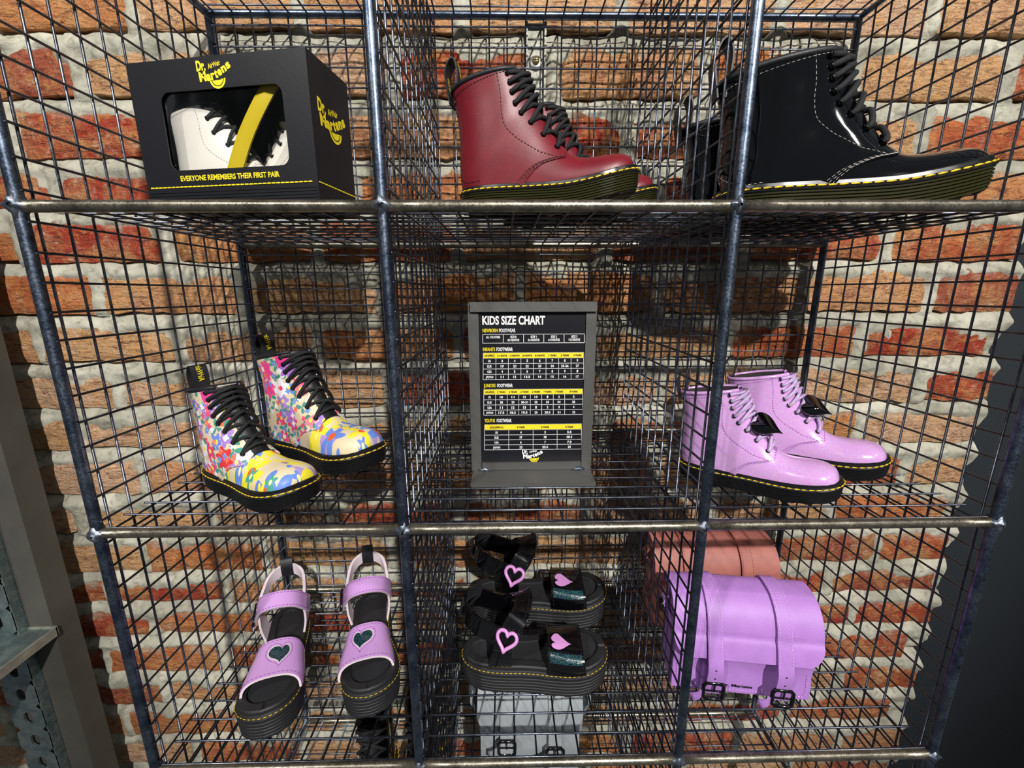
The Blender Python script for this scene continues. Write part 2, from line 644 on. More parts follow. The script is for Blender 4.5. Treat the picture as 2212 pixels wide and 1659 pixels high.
def build_wall():
    rr = np.random.default_rng(3)
    bricks = []
    for c, zb in enumerate(ZB[:-1]):
        top = (ZB[c - 1] if c else zb + .08) - .019 + rr.uniform(-.004, .002)
        j0 = JX.get(c, -.714 if c % 2 else -.822)
        x = j0 - PITCH * math.ceil((j0 - WX0) / PITCH)
        edges = []
        while x < WX1 + PITCH:
            edges.append(x + rr.uniform(-.007, .007))
            x += PITCH
        for a, b in zip(edges[:-1], edges[1:]):
            lo, hi = max(a + .007, WX0), min(b - .007, WX1 + rr.uniform(-.008, .004))
            if hi - lo > .03:
                bricks.append((lo, hi, zb + rr.uniform(-.002, .002), top))
    # mortar: one relief mesh, recessed under each brick and smeared over the next one's top
    st = .004
    nx, nz = int((WX1 - WX0) / st) + 1, int((ZB[0] + .06 - ZB[-1]) / st) + 1
    xs = np.linspace(WX0, WX1, nx)
    zs = np.linspace(ZB[-1], ZB[0] + .06, nz)
    X, Z = np.meshgrid(xs, zs, indexing='ij')
    n1 = vnoise((nx, nz), (7, 4), 1) - .5
    n2 = vnoise((nx, nz), (2.2, 2.2), 2) - .5
    n3 = vnoise((nx, nz), (22, 10), 4) - .5
    zb = np.array(sorted(ZB))
    k = np.clip(np.searchsorted(zb, Z, side='right') - 1, 0, len(zb) - 2)
    above = zb[k + 1]                        # bottom of the brick course above
    d = above - Z                            # distance below that brick
    h = -.011 + np.clip(d / .018, 0, 1) * .0125
    over = d - .019
    h = np.where(over > 0, .0022 - over * .34, h)       # smear thins out down the brick face
    h = h + n1 * .009 + n2 * .004 + n3 * .009
    for lo, hi, b0, t0 in bricks:            # perpends between the bricks of a course
        for xe in (lo - .007,):
            w = np.abs(X - xe)
            inside = (Z > b0 - .004) & (Z < t0 + .01) & (w < .016)
            prof = .002 - (w / .010) ** 2 * .004 + n1 * .005 + n2 * .003
            h = np.where(inside, np.maximum(h, prof), h)
    h = np.minimum(h, .006)
    g = G()
    g.grid(np.stack([X, YW - h, Z], -1), 0)
    wall = g.build('wall_back', M['mortar'])
    tag(wall, 'old brick wall with smeared grey mortar behind the wire rack', kind='structure')
    # a few brick shapes with uneven faces, shared by all bricks
    shapes = []
    for k in range(12):
        nxb, nzb = 13, 6
        u = np.linspace(-.5, .5, nxb)
        w = np.linspace(0, 1, nzb)
        U, V = np.meshgrid(u, w, indexing='ij')
        nn = vnoise((nxb, nzb), (2.2, 1.6), 50 + k) - .5
        edge = np.minimum(np.minimum(U + .5, .5 - U) * .215, np.minimum(V, 1 - V) * .06)
        y = nn * .006 + np.clip(.006 - edge, 0, .006) * .7
        Uj = U + (vnoise((nxb, nzb), (1, 1), 80 + k) - .5) * .016 * (np.abs(U) > .49)
        Vj = V + (vnoise((nxb, nzb), (1, 1), 120 + k) - .5) * .09 * ((V < .01) | (V > .99))
        F = np.stack([Uj, y, Vj], -1)
        g = G()
        g.grid(F, 0)
        ring = np.concatenate([F[:, 0], F[1:, -1], F[-2::-1, -1][:0], F[-1, -2::-1], F[-2:0:-1, 0][:0]])
        ring = np.array(list(F[:, 0]) + list(F[-1, 1:]) + list(F[-2::-1, -1]) + list(F[0, -2:0:-1]))
        back = ring.copy()
        back[:, 1] = .05
        g.grid(np.stack([ring, back]), 0, cv=True)
        me = g.mesh('brick', [M['brick']], True)
        shapes.append(me)
    pal = [(204, 150, 108), (192, 112, 66), (172, 74, 50), (208, 164, 124), (180, 92, 58), (204, 160, 116), (166, 60, 42), (198, 132, 84), (160, 84, 62), (210, 172, 140)]
    for i, (lo, hi, b0, t0) in enumerate(bricks):
        o = link('brick', shapes[int(rr.integers(12))], wall)
        o.location = ((lo + hi) / 2, YW + rr.uniform(-.003, .002), b0)
        o.scale = ((hi - lo) * (1 if rr.random() < .5 else -1), 1, t0 - b0)
        o.color = (*lin(pal[int(rr.integers(len(pal)))]), 1)
    g = G()
    g.box((WX1 - .012, YW + .024, -1.3), (2.2, YW + .09, .75))
    o = g.build('wall_right', M['dark_wall'], smooth=False)
    tag(o, 'flat charcoal painted wall beyond the brick edge', kind='structure')
    return wall


wall_back = build_wall()

# ------------------------------------------------------------------ wire rack
RR = 0.0051                                   # rod radius
WR = 0.00125                                  # wire radius
rack = thing('wire_display_rack', 'welded steel wire mesh display rack of cube compartments on the brick wall', 'display rack', (0, D, -3 * H))
OFF = Vector((0, -D, 3 * H))


def rod(name, a, b, m='steel', r=RR):
    g = G()
    a, b = np.array(a, float), np.array(b, float)
    n = 9
    g.tube(np.array([a + (b - a) * t for t in np.linspace(0, 1, n)]), r, 14)
    o = g.build(name, M[m], rack)
    o.location = OFF
    return o


XS = [(-1.5 + i) * W for i in range(4)]
ZT, ZBOT = H, -3 * H
for x in XS:
    rod('front_post', (x, 0, ZBOT), (x, 0, ZT))
for x in (XS[0], XS[3]):
    rod('back_post', (x, D, ZBOT), (x, D, ZT))
for k in range(1, -4, -1):
    for i in range(3):
        rod('front_bar', (XS[i], 0, k * H), (XS[i + 1], 0, k * H), 'bar')
    rod('back_bar', (XS[0], D, k * H), (XS[3], D, k * H), 'bar' if k < 1 else 'steel')
    for x in (XS[0], XS[3]):
        rod('side_bar', (x, 0, k * H), (x, D, k * H), r=.004) if k in (1, -3) else None


def weld_mesh(seed):
    r = np.random.default_rng(seed)
    n, k = 14, 10
    th = np.linspace(0, 2 * PI, n, endpoint=False)
    ph = np.linspace(.12, PI - .12, k)
    PH, TH = np.meshgrid(ph, th, indexing='ij')
    R_ = .0082 * (1 + .35 * (r.random((k, n)) - .5))
    R_ = R_ * (1 + .28 * np.cos(4 * TH) * np.sin(PH) ** 2)
    P = np.stack([R_ * np.sin(PH) * np.cos(TH), R_ * .95 * np.cos(PH), R_ * 1.12 * np.sin(PH) * np.sin(TH)], -1)
    g = G()
    g.grid(P, 0, cv=True)
    g.f.append(tuple(range(n)))
    g.f.append(tuple((k - 1) * n + i for i in range(n))[::-1])
    g.mi += [0, 0]
    return g.mesh('weld_bead', [M['weld']])


welds = [weld_mesh(s) for s in range(4)]
for i, x in enumerate(XS):
    for k in (0, -1, -2):
        o = link('weld_bead', welds[(i + k) % 4], rack)
        o.location = Vector((x, 0, k * H)) + OFF


def wire_panel(na, nb, la, lb, oa, ob, seed):
    """welded mesh in the local (a,b) plane: wires along b at each a and wires along a at each b"""
    r = np.random.default_rng(seed)
    g = G()
    pitch = .0256
    for i in range(na):
        a = oa + i * pitch
        j = r.uniform(-.0006, .0006, 3)
        g.tube([(a + j[0], 0, 0), (a + j[1], 0, lb / 2), (a + j[2], 0, lb)], WR, 6)
    for i in range(nb):
        b = ob + i * pitch
        j = r.uniform(-.0006, .0006, 3)
        g.tube([(0, -2 * WR, b + j[0]), (la / 2, -2 * WR, b + j[1]), (la, -2 * WR, b + j[2])], WR, 6)
    return g.mesh('wire_mesh_panel', [M['wire']])


pm_side = [wire_panel(12, 12, D, H, .0102, .0136, s) for s in range(3)]
pm_back = [wire_panel(12, 12, W, H, .0075, .0100, 10 + s) for s in range(3)]
pm_shelf = [wire_panel(12, 12, W, D, .0098, .0035, 20 + s) for s in range(3)]


def place(me, loc, rot, name):
    o = link(name, me, rack)
    o.location = Vector(loc) + OFF
    o.rotation_euler = rot
    o['kind'] = 'stuff'
    return o


for k in range(1, -3, -1):
    z = (k - 1) * H
    for i, x in enumerate(XS):
        place(pm_side[(i + k) % 3], (x + (.003 if i < 2 else -.003), 0, z), (0, 0, PI / 2), 'partition_mesh')
    for i in range(3):
        place(pm_back[(i + k) % 3], (XS[i], D, z), (0, 0, 0), 'back_mesh')
for k in range(1, -4, -1):
    for i in range(3):
        place(pm_shelf[(i + k) % 3], (XS[i], 0, k * H + (.0012 if k < 1 else 0)), (-PI / 2, 0, 0), 'shelf_mesh')

# wall bracket behind the rack
br = thing('wall_bracket', 'galvanized steel wall bracket with yellow screw behind the oxblood boots', 'bracket', (-.001, YW - .0045, .19))
g = G()
g.box((-.015, -.0015, 0), (.015, .0015, .115))
g.box((-.015, -.006, .0), (-.012, .0015, .115))
g.box((.012, -.006, .0), (.015, .0015, .115))
g.build('strap_plate', M['bracket'], br, smooth=False)
g = G()
th = np.linspace(0, 2 * PI, 24, endpoint=False)
for zc, rr_ in ((.064, .0095),):
    g.grid(np.array([[(rr_ * f * math.cos(a), y, zc + rr_ * f * math.sin(a)) for a in th] for f, y in ((1, -.0015), (1, -.0035), (.86, -.0042), (.3, -.0045), (.01, -.0045))]), 0, cv=True)
wsh = g.build('washer', M['washer'], br)
g = G()
g.grid(np.array([[(.0055 * f * math.cos(a), y, .066 + .0055 * f * math.sin(a)) for a in th] for f, y in ((1, -.004), (.95, -.0062), (.7, -.0078), (.35, -.0084), (.01, -.0084))]), 0, cv=True)
g.box((-.0033, -.0089, .0654), (.0033, -.0083, .0666), 1)
g.box((-.0006, -.0089, .0627), (.0006, -.0083, .0693), 1)
g.build('screw', [M['zinc'], M['print_black']], br)

# ------------------------------------------------------------------ slotted angle shelving at the far left
sh = thing('slotted_angle_shelving', 'grey slotted-angle steel shelving upright with galvanized shelf at the left edge', 'shelving', (-.86, .26, -1.3))
o3 = np.array((.86, -.26, 1.3))


def slot_plate(g, x0, x1, y, z0, z1, pitch, sw, slh, off=0.0, m=0):
    """perforated strip in the x-z plane at depth y, oval slots"""
    n = 16
    th = np.linspace(0, 2 * PI, n, endpoint=False) + PI / n
    cx = (x0 + x1) / 2 + off
    k = int((z1 - z0) / pitch)
    for i in range(k):
        zc = z0 + (i + .5) * pitch
        ov = np.stack([cx + sw * np.cos(th), np.full(n, y), zc + slh * np.sign(np.sin(th)) * np.abs(np.sin(th)) ** .7], -1)
        sq = []
        for a in th:
            c, s_ = math.cos(a), math.sin(a)
            f = 1 / max(abs(c), abs(s_))
            qx = cx + c * f * ((x1 - cx) if c > 0 else (cx - x0))
            sq.append((qx, y, zc + s_ * f * pitch / 2))
        inn = ov.copy()
        inn[:, 1] = y + .003
        g.grid(np.array([np.array(sq), ov, inn]), m, cv=True)


g = G()
slot_plate(g, -.925, -.868, .222, -1.28, .62, .05, .0075, .0125)
g.v = [v + o3 for v in g.v]
g.build('slotted_angle', M['galv'], sh, smooth=False)
g = G()
g.box(np.array((-.870, .222, -1.3)) + o3, np.array((-.867, .262, .62)) + o3)
g.build('angle_flange', M['galv'], sh, smooth=False)
g = G()
g.box(np.array((-.926, .229, -1.3)) + o3, np.array((-.871, .260, .62)) + o3)
g.build('inner_channel', M['dull_steel'], sh, smooth=False)
g = G()
g.box(np.array((-.866, .236, -1.3)) + o3, np.array((-.826, .276, .62)) + o3)
g.build('upright_post', M['dull_steel'], sh, smooth=False)
g = G()
zs_ = -.629
g.box(np.array((-1.30, -.15, zs_ - .004)) + o3, np.array((-.822, .235, zs_ - .002)) + o3)
g.build('shelf_tray', M['galv'], sh, smooth=False)
g = G()
g.box(np.array((-.823, -.15, zs_ - .016)) + o3, np.array((-.820, .236, zs_)) + o3)
g.box(np.array((-1.30, .234, zs_ - .016)) + o3, np.array((-.820, .237, zs_ + .001)) + o3)
g.build('shelf_rim', M['bracket'], sh, smooth=False)
g = G()
g.box(np.array((-.925, .214, -.62)) + o3, np.array((-.895, .221, -.575)) + o3)
g.tube(np.array([(-.905, .214, -.572), (-.895, .205, -.566), (-.885, .203, -.563)]) + o3, .002, 6)
g.build('shelf_clip', M['galv'], sh, smooth=False)
# ------------------------------------------------------------------ boots
# side-view sections of an ankle boot, unit length: top/front point, bottom/back point, half width, openness at the bottom, widest place, roundness
SEC = np.array([
    (.974, .180, .974, .160, .020, 1, .9, 2.0),
    (.966, .222, .966, .158, .070, 1, .9, 2.0),
    (.940, .256, .940, .155, .115, 1, .9, 2.1),
    (.890, .276, .890, .150, .148, 1, .9, 2.2),
    (.820, .283, .820, .140, .162, 1, .9, 2.2),
    (.740, .284, .740, .130, .162, 1, .9, 2.2),
    (.672, .298, .665, .122, .155, 1, .9, 2.1),
    (.610, .338, .560, .118, .142, 1, .85, 2.0),
    (.545, .415, .420, .115, .130, .98, .75, 2.0),
    (.490, .500, .280, .115, .126, .98, .65, 2.0),
    (.448, .575, .140, .115, .126, .90, .60, 2.0),
    (.418, .630, .040, .130, .124, .45, .55, 2.1),
    (.398, .675, .012, .250, .122, .0, .50, 2.2),
    (.384, .710, .014, .400, .120, .0, .50, 2.2),
    (.372, .740, .006, .530, .120, .0, .50, 2.2),
    (.362, .765, -.025, .690, .126, .0, .50, 2.2)])
NS = len(SEC) - 1
HWX = [0, .012, .04, .09, .15, .23, .32, .42, .52, .62, .72, .80, .87, .93, .97, .99, 1.0]
HWY = [0, .052, .092, .124, .140, .147, .146, .143, .150, .166, .181, .184, .172, .140, .098, .055, 0]


def spring(x):
    return .050 * np.clip((x - .58) / .42, 0, 1.05) ** 1.8


def outline(n=120, bend=.02):
    """closed plan outline of a sole, unit length, even spacing"""
    th = np.linspace(0, 1, 200)
    xs = .5 - .5 * np.cos(PI * th)
    ys = np.interp(xs, HWX, HWY)
    ys = np.sqrt(np.maximum(ys, 0) ** 2)
    for _ in range(3):
        ys[1:-1] = .25 * ys[:-2] + .5 * ys[1:-1] + .25 * ys[2:]
    P = np.r_[np.c_[xs, ys], np.c_[xs[::-1][1:-1], -ys[::-1][1:-1]]]
    P[:, 1] += bend * np.sin(P[:, 0] * PI * 1.1 + .3) ** 2 * np.where(P[:, 1] > 0, .5, 1) - bend * .5
    Q = np.r_[P, P[:1]]
    d = np.r_[0, np.cumsum(np.linalg.norm(np.diff(Q, axis=0), axis=1))]
    q = np.linspace(0, d[-1], n, endpoint=False)
    return np.stack([np.interp(q, d, Q[:, i]) for i in range(2)], 1)


def ring_offset(O, o):
    T = np.roll(O, -1, 0) - np.roll(O, 1, 0)
    N = np.stack([T[:, 1], -T[:, 0]], 1)
    N /= np.linalg.norm(N, axis=1)[:, None]
    c = O.mean(0)
    if np.sum(N * (O - c)) < 0:
        N = -N
    return O + N * o


class Boot:
    def __init__(s, L, hs, mir=1, bend=.02, shaft=0.0, sk=1.0):
        s.sk = sk
        s.L, s.hs, s.mir, s.bend = L, hs, mir, bend
        s.sec = SEC.copy()
        s.sec[:, 0] += np.interp(np.arange(len(SEC)), [6, 8, 15], [0, .5 * shaft, shaft])

    def wing(s, xz):
        """(s,t) of points given in side view"""
        gs, gt = np.meshgrid(np.linspace(5.5, 12, 260) / NS, np.linspace(.02, 1, 200), indexing='ij')
        c = cr_eval(s.sec, gs)
        v = .5 * (1 - np.cos(PI * gt))
        X = c[..., 0] + (c[..., 2] - c[..., 0]) * v
        Z = c[..., 1] + (c[..., 3] - c[..., 1]) * v
        out = []
        for x, z in xz:
            i = np.argmin((X - x) ** 2 + (Z - z) ** 2)
            out.append((gs.flat[i], gt.flat[i]))
        return np.array(out)

    def surf(s, S, T, side, off=0.0):
        """point on the upper: S along toe..collar, T from front/top edge to bottom/back, side +-1, off outward (unit lengths)"""
        S, T = np.broadcast_arrays(np.asarray(S, float), np.asarray(T, float))

        def raw(S_, T_):
            c = cr_eval(s.sec, S_)
            v = .5 * (1 - np.cos(PI * np.clip(T_, 0, 1)))
            b, cc, n, w = np.clip(c[..., 5], 0, 1), c[..., 6], c[..., 7], c[..., 4]
            a1 = np.clip((cc - v) / cc, 0, 1)
            a2 = np.clip((v - cc) / (1 - cc), 0, 1)
            r1 = (1 - a1 ** n) ** (1 / n)
            r2 = (1 - a2 ** n) ** (1 / n) * (1 - b) + b
            ww = w * np.where(v < cc, r1, r2)
            x = c[..., 0] + (c[..., 2] - c[..., 0]) * v
            z = c[..., 1] + (c[..., 3] - c[..., 1]) * v
            return np.stack([x, side * ww, z], -1)
        P = raw(S, T)
        if np.any(off):
            e = 2e-3
            Te = np.clip(T, .012, .988)
            dS = raw(np.clip(S + e, 0, 1), Te) - raw(np.clip(S - e, 0, 1), Te)
            dT = raw(S, Te + e) - raw(S, Te - e)
            N = np.cross(dS, dT)
            N /= np.linalg.norm(N, axis=-1)[..., None] + 1e-9
            c = cr_eval(s.sec, S)
            ctr = np.stack([(c[..., 0] + c[..., 2]) / 2, np.zeros_like(S), (c[..., 1] + c[..., 3]) / 2], -1)
            sg = np.sign(np.sum(N * (P - ctr), -1))
            P = P + N * (sg * np.asarray(off))[..., None]
        return s.fin(P)

    def fin(s, P):
        P = np.array(P, float)
        P[..., 1] = s.mir * (P[..., 1] + s.bend * np.sin(P[..., 0] * PI * 1.1 + .3) ** 2 * .75 - s.bend * .5)
        P[..., 2] += (s.sk - 1) * spring(P[..., 0])
        P[..., 2] *= s.hs
        return P * s.L


def build_sole(root, b, mats, thick=.12, ribs=7, cleat=.010, heelgap=True, o=0.0, thread=True, tl=.030, tg=.009, tw=.0046):
    """ribbed rubber sole with welt ledge; mats: [welt, side]"""
    n = 144
    O = outline(n, b.bend)
    O = np.c_[O[:, 0], O[:, 1]]
    sp = spring(O[:, 0]) * b.sk
    th_a = thick / b.hs

    def ring(off, frac, add=0.0):
        Q = ring_offset(O, off + o)
        z = sp + th_a * frac + add
        P = np.c_[Q, z] * 1.0
        P[:, 1] *= b.mir
        P[:, 2] *= b.hs
        return P * b.L
    g = G()
    prof = [(-.06, 1.12, 0), (-.014, 1.12, 0), (-.006, 1.08, 0), (-.004, .97, 0), (-.001, .95, 0), (.010, .84, 0), (.008, .80, 1)]
    lo = .06
    for k in range(ribs):
        z1 = .79 - (k) * (.79 - lo) / ribs
        z2 = .79 - (k + .62) * (.79 - lo) / ribs
        z3 = .79 - (k + 1) * (.79 - lo) / ribs
        t = -.010 * (k / ribs) ** 2
        prof += [(.004 + t, z1, 1), (.004 + t, z2, 1), (-.003 + t, (z2 + z3) / 2, 1)]
    prof += [(-.008, lo, 1), (-.016, 0, 1)]
    R = [ring(a, f) for a, f, _ in prof]
    ph = (np.arange(n) // 3) % 2
    arch = np.clip(1 - np.abs(O[:, 0] - .40) / .09, 0, 1) * .03 if heelgap else 0 * O[:, 0]
    R[-1][:, 2] += (ph * cleat + arch) * b.L
    R[-2][:, 2] += (ph * cleat * .8 + arch) * b.L
    for i in range(len(R) - 1):
        g.grid(np.array([R[i], R[i + 1]]), 0 if prof[i][2] == 0 else 1, cv=True)
    V = R[-1]
    g.add(np.r_[V, V.mean(0)[None]], [((i + 1) % n, i, n) for i in range(n)], 1)
    sole = g.build('sole', mats, root)
    if thread:
        g = G()
        c = ring(.0065, .905, .002)
        dashes(g, np.r_[c, c[:1]], tl * b.L, tg * b.L, tw * b.L)
        tag(g.build('welt_stitching', M['yellow'], sole), kind='stuff')
    return sole


def make_boot(name, label, group, loc, yaw, L, hs, mir, P, n_eye=8, lace=True, loop=True, heart=False, text=True):
    root = thing(name, label, 'boot', loc, yaw, group)
    b = Boot(L, hs, mir, shaft=P.get('shaft', 0.0), sk=P.get('sk', 1.25))
    sth = 7.05 / NS                       # throat: where the lacing starts
    te = .15
    build_sole(root, b, [P['welt'], P['side']], ribs=P.get('ribs', 7), cleat=P.get('cleat', .008))
    # vamp (toe) and tongue
    S = np.linspace(0, 9.6 / NS, 66)
    T = np.linspace(0, 1, 30)
    g = G()
    for sd in (1, -1):
        SS, TT = np.meshgrid(S, T, indexing='ij')
        p = b.surf(SS, TT, sd)
        g.grid(p, 0, UV=p[..., :2].reshape(-1, 2) + .37 * (sd > 0), flip=sd < 0)
    g.build('vamp', P['vamp'], root)
    g = G()
    S2 = np.linspace(sth - .01, 1.0, 40)
    T2 = np.linspace(0, .34, 10)
    for sd in (1, -1):
        SS, TT = np.meshgrid(S2, T2, indexing='ij')
        g.grid(b.surf(SS, TT, sd, .003), 0)
    g.build('tongue', P['tongue'], root)
    # quarters: overlapping shell with the swept wing seam
    rows = np.linspace(te, 1, 34)
    kx = .5 * P.get('shaft', 0)
    wg = b.wing([(.612 + kx, .275), (.585 + kx, .268), (.54 + kx, .258), (.49 + kx, .240), (.45 + kx * .7, .212), (.41 + kx * .5, .165), (.385 + kx * .4, .118)])
    wt = np.r_[te, wg[:, 1]]
    wt = np.maximum.accumulate(wt + np.arange(len(wt)) * 1e-4)
    wt[-1] = 1.0
    ws = np.r_[7.0 / NS, wg[:, 0]]
    rows = np.unique(np.r_[rows, wt])
    s0f = lambda T_: np.interp(T_, wt, ws)
    s0 = s0f(rows)
    g = G()
    sig = np.linspace(0, 1, 46)
    for sd in (1, -1):
        SS = s0[:, None] + (1 - s0[:, None]) * sig[None]
        TT = np.broadcast_to(rows[:, None], SS.shape)
        lift = .0075 * np.ones_like(SS)
        p = b.surf(SS, TT, sd, lift)
        q = b.surf(SS, TT, sd, 0.0)
        uv = (p[..., [0, 2]] + .21 * (sd > 0)).reshape(-1, 2)
        g.grid(p, 0, UV=uv)
        for e in (0, -1):
            g.grid(np.stack([p[:, e], q[:, e]], 1), 0, UV=np.stack([uv.reshape(*p.shape[:2], 2)[:, e]] * 2, 1).reshape(-1, 2))
        g.grid(np.stack([p[0], q[0]], 1), 0, UV=np.stack([uv.reshape(*p.shape[:2], 2)[0]] * 2, 1).reshape(-1, 2))
    quarter = g.build('quarter', P['quarter'], root)
    if P.get('patch'):
        for sd in (1, -1):
            g = G()
            SS, TT = np.meshgrid(np.linspace(13.5 / NS, .995, 8), np.linspace(te + .01, .36, 10), indexing='ij')
            g.grid(b.surf(SS, TT, sd, .0085), 0)
            g.build('pink_flower_patch', M['pink_patch'], quarter)
    # lining
    g = G()
    for sd in (1, -1):
        SS, TT = np.meshgrid(np.linspace(10 / NS, 1, 14), np.linspace(te, 1, 22), indexing='ij')
        g.grid(b.surf(SS, TT, sd, -.012), 0)
    g.build('lining', P['lining'], root)
    # seam stitching
    g = G()
    for sd in (1, -1):
        r0 = P.get('tr', .0026)
        for k, dl in enumerate((.010, .024, .038)):
            TTs = np.linspace(te + .02 if k == 0 else wt[1] + .02, 1, 60)
            SSs = s0f(TTs - dl * .8 * (k > 0)) + dl * .55
            dashes(g, b.surf(SSs, TTs, sd, .0090), .014 * L, .006 * L, r0 * L)
        a = np.linspace(7.3, 15, 60) / NS
        tt = np.interp(a, np.array([7.3, 8.2, 9.5, 11, 13, 15]) / NS, [.40, .44, .43, .40, .385, .38])
        dashes(g, b.surf(a, tt, sd, .0090), .013 * L, .007 * L, r0 * L)
        # heel counter line
        a = np.linspace(0, 1, 24)
        dashes(g, b.surf((12.0 - 1.9 * a ** 1.3) / NS, 1.0 - .22 * np.sin(a * PI * .5), sd, .0090), .013 * L, .007 * L, r0 * L)
        # back seam
        dashes(g, b.surf(np.linspace(11.6, 14.8, 30) / NS, .975, sd, .0090), .013 * L, .007 * L, r0 * L)
        # under the collar binding
        dashes(g, b.surf(14.72 / NS, np.linspace(te + .02, .98, 40), sd, .0090), .012 * L, .006 * L, r0 * L)
    tag(g.build('seam_stitching', P['thread'], root), kind='stuff')
    # collar binding
    t1 = np.linspace(te, 1, 24)
    c1 = b.surf(1.0, t1, 1, .002)
    c2 = b.surf(1.0, t1[::-1], -1, .002)
    g = G()
    g.tube(np.r_[c1, c2[1:]], .0135 * L, 10)
    g.build('collar_binding', P['collar'], root)
    # eyelets and laces
    es = np.linspace(7.55, 14.55, n_eye) / NS
    et = np.linspace(.265, .285, n_eye)
    E_ = {}
    for sd in (1, -1):
        E_[sd] = (b.surf(es, et, sd, .009), b.surf(es, et - .02, sd, .022))
        for i in range(n_eye):
            a, c = E_[sd][0][i], E_[sd][1][i]
            nrm = (c - a) / np.linalg.norm(c - a)
            t = np.cross(nrm, (0, 1, .3))
            t /= np.linalg.norm(t)
            w = np.cross(nrm, t)
            th = np.linspace(0, 2 * PI, 14, endpoint=False)
            g = G()
            g.tube(a + .0125 * L * (np.cos(th)[:, None] * t + np.sin(th)[:, None] * w), .0045 * L, 7, closed=True)
            g.build('eyelet', M['eyelet'], root)
    if lace:
        g = G()
        r = P.get('lr', .0115) * L
        for i in range(n_eye - 1):
            for sd in (1, -1):
                a, a2 = E_[sd][0][i], E_[sd][1][i]
                d, d2 = E_[-sd][0][i + 1], E_[-sd][1][i + 1]
                mid = b.surf((es[i] + es[i + 1]) / 2, 0.02, sd, .020 + .014 * (sd > 0))
                q1 = b.surf(es[i] + .2 * (es[i + 1] - es[i]), .15, sd, .027)
                q2 = b.surf(es[i] + .8 * (es[i + 1] - es[i]), .15, -sd, .014)
                C_ = np.array([a - (a2 - a) * .3, a2, q1, mid, q2, d])
                g.tube(catmull(C_, 18), r, 8)
        c_ = np.array([E_[1][0][0], E_[1][1][0], b.surf(es[0], .02, 1, .026), E_[-1][1][0], E_[-1][0][0]])
        g.tube(catmull(c_, 14), r, 8)
        g.build('lace', P['lace'], root)
    if heart:
        make_heart_tag(root, b, es)
    if loop:
        cb = b.surf(1.0, 1.0, 1, 0)
        x0, z0 = cb[0] / L, cb[2] / L
        path = np.array([(x0 + .018, z0 - .06), (x0 + .030, z0 + .02), (x0 + .034, z0 + .10), (x0 + .016, z0 + .158), (x0 - .012, z0 + .150), (x0 - .034, z0 + .09), (x0 - .026, z0 + .02), (x0 - .012, z0 - .06)])
        pp = catmull(path, 32)
        hw = .050
        tn = np.gradient(pp, axis=0)
        tn /= np.linalg.norm(tn, axis=1)[:, None]
        nn = np.stack([-tn[:, 1], tn[:, 0]], 1) * .0035
        g = G()
        sec = []
        for q, k in zip(pp, nn):
            sec.append([(q[0] - k[0], -hw, q[1] - k[1]), (q[0] - k[0], hw, q[1] - k[1]), (q[0] + k[0], hw, q[1] + k[1]), (q[0] + k[0], -hw, q[1] + k[1])])
        sec = np.array(sec) * L
        for j in range(4):
            g.grid(np.stack([sec[:, j], sec[:, (j + 1) % 4]], 1), 0)
        lp = g.build('pull_loop', M['binding'], root)
        g = G()
        for sgn, i0 in ((1, 6), (-1, 20)):
            # lettering printed along the ribbon, front and back face
            c0 = pp[i0 + 4]
            d = tn[i0 + 4] * (1 if sgn > 0 else -1)
            nv = np.array([-d[1], d[0]])
            nv = -nv * .0052 if sgn > 0 else -nv * .0052

            def fm(Q, c0=c0, d=d, nv=nv, sgn=sgn):
                along, acr = Q[:, 0], Q[:, 1]
                return np.stack([c0[0] + d[0] * along + nv[0], -sgn * acr * -1, c0[1] + d[1] * along + nv[1]], 1) * L
            if text:
                put_text(g, 'AirWair', -.060, -.018, .036, fm, width=.105, bold=.005)
        if text:
            tag(g.build('loop_lettering', M['print_yellow'], lp), kind='stuff')
    return root


def heart_poly(n=36):
    t = np.linspace(0, 2 * PI, n, endpoint=False)
    x = 16 * np.sin(t) ** 3
    z = 13 * np.cos(t) - 5 * np.cos(2 * t) - 2 * np.cos(3 * t) - np.cos(4 * t)
    return np.c_[x, z + 2] / 17.0             # about +-1


def make_heart_tag(root, b, es):
    c = b.surf(es[1] * .6 + es[2] * .4, .10, -1 if b.mir > 0 else 1, .070)
    h = heart_poly()
    g = G()
    L = b.L
    nz = np.array([.30, -.72, .62])
    nz /= np.linalg.norm(nz)
    dn = np.array([.90, .10, -.42])
    dn -= nz * (dn @ nz)
    dn /= np.linalg.norm(dn)
    ex = np.cross(nz, dn)

    def f(V):
        return c + (V[:, :1] * ex * .085 - V[:, 2:3] * dn * .115 + V[:, 1:2] * nz) * L
    g.prism(h, -.006, .006, 0, f)
    o = g.build('heart_charm', M['patent'], root)
    return o


PR = dict(sk=1.9, welt=M['sole'], side=M['sole_olive'], vamp=M['red'], quarter=M['red'], tongue=M['red'], lining=M['dark_lining'], thread=M['redthread'], collar=M['binding'], lace=M['lace'])
PB = dict(welt=M['sole'], side=M['sole_olive'], vamp=M['patent'], quarter=M['patent'], tongue=M['tongue'], lining=M['dark_lining'], thread=M['white_thread'], collar=M['binding'], lace=M['lace'], tr=.0011, shaft=.055, sk=2.1)
PF = dict(welt=M['sole'], side=M['sole'], vamp=M['floral_vamp'], quarter=M['floral_shaft'], tongue=M['tongue'], lining=M['lining'], thread=M['edge_pale'], collar=M['binding'], lace=M['lace'], patch=True, cleat=.02, tr=.0016, lr=.0108)
PLI = dict(welt=M['sole'], side=M['sole'], vamp=M['lilac'], quarter=M['lilac'], tongue=M['lilac_dark'], lining=M['dark_lining'], thread=M['lilac_thread'], collar=M['lilac'], lace=M['lilac_lace'], cleat=.012, tr=.002)
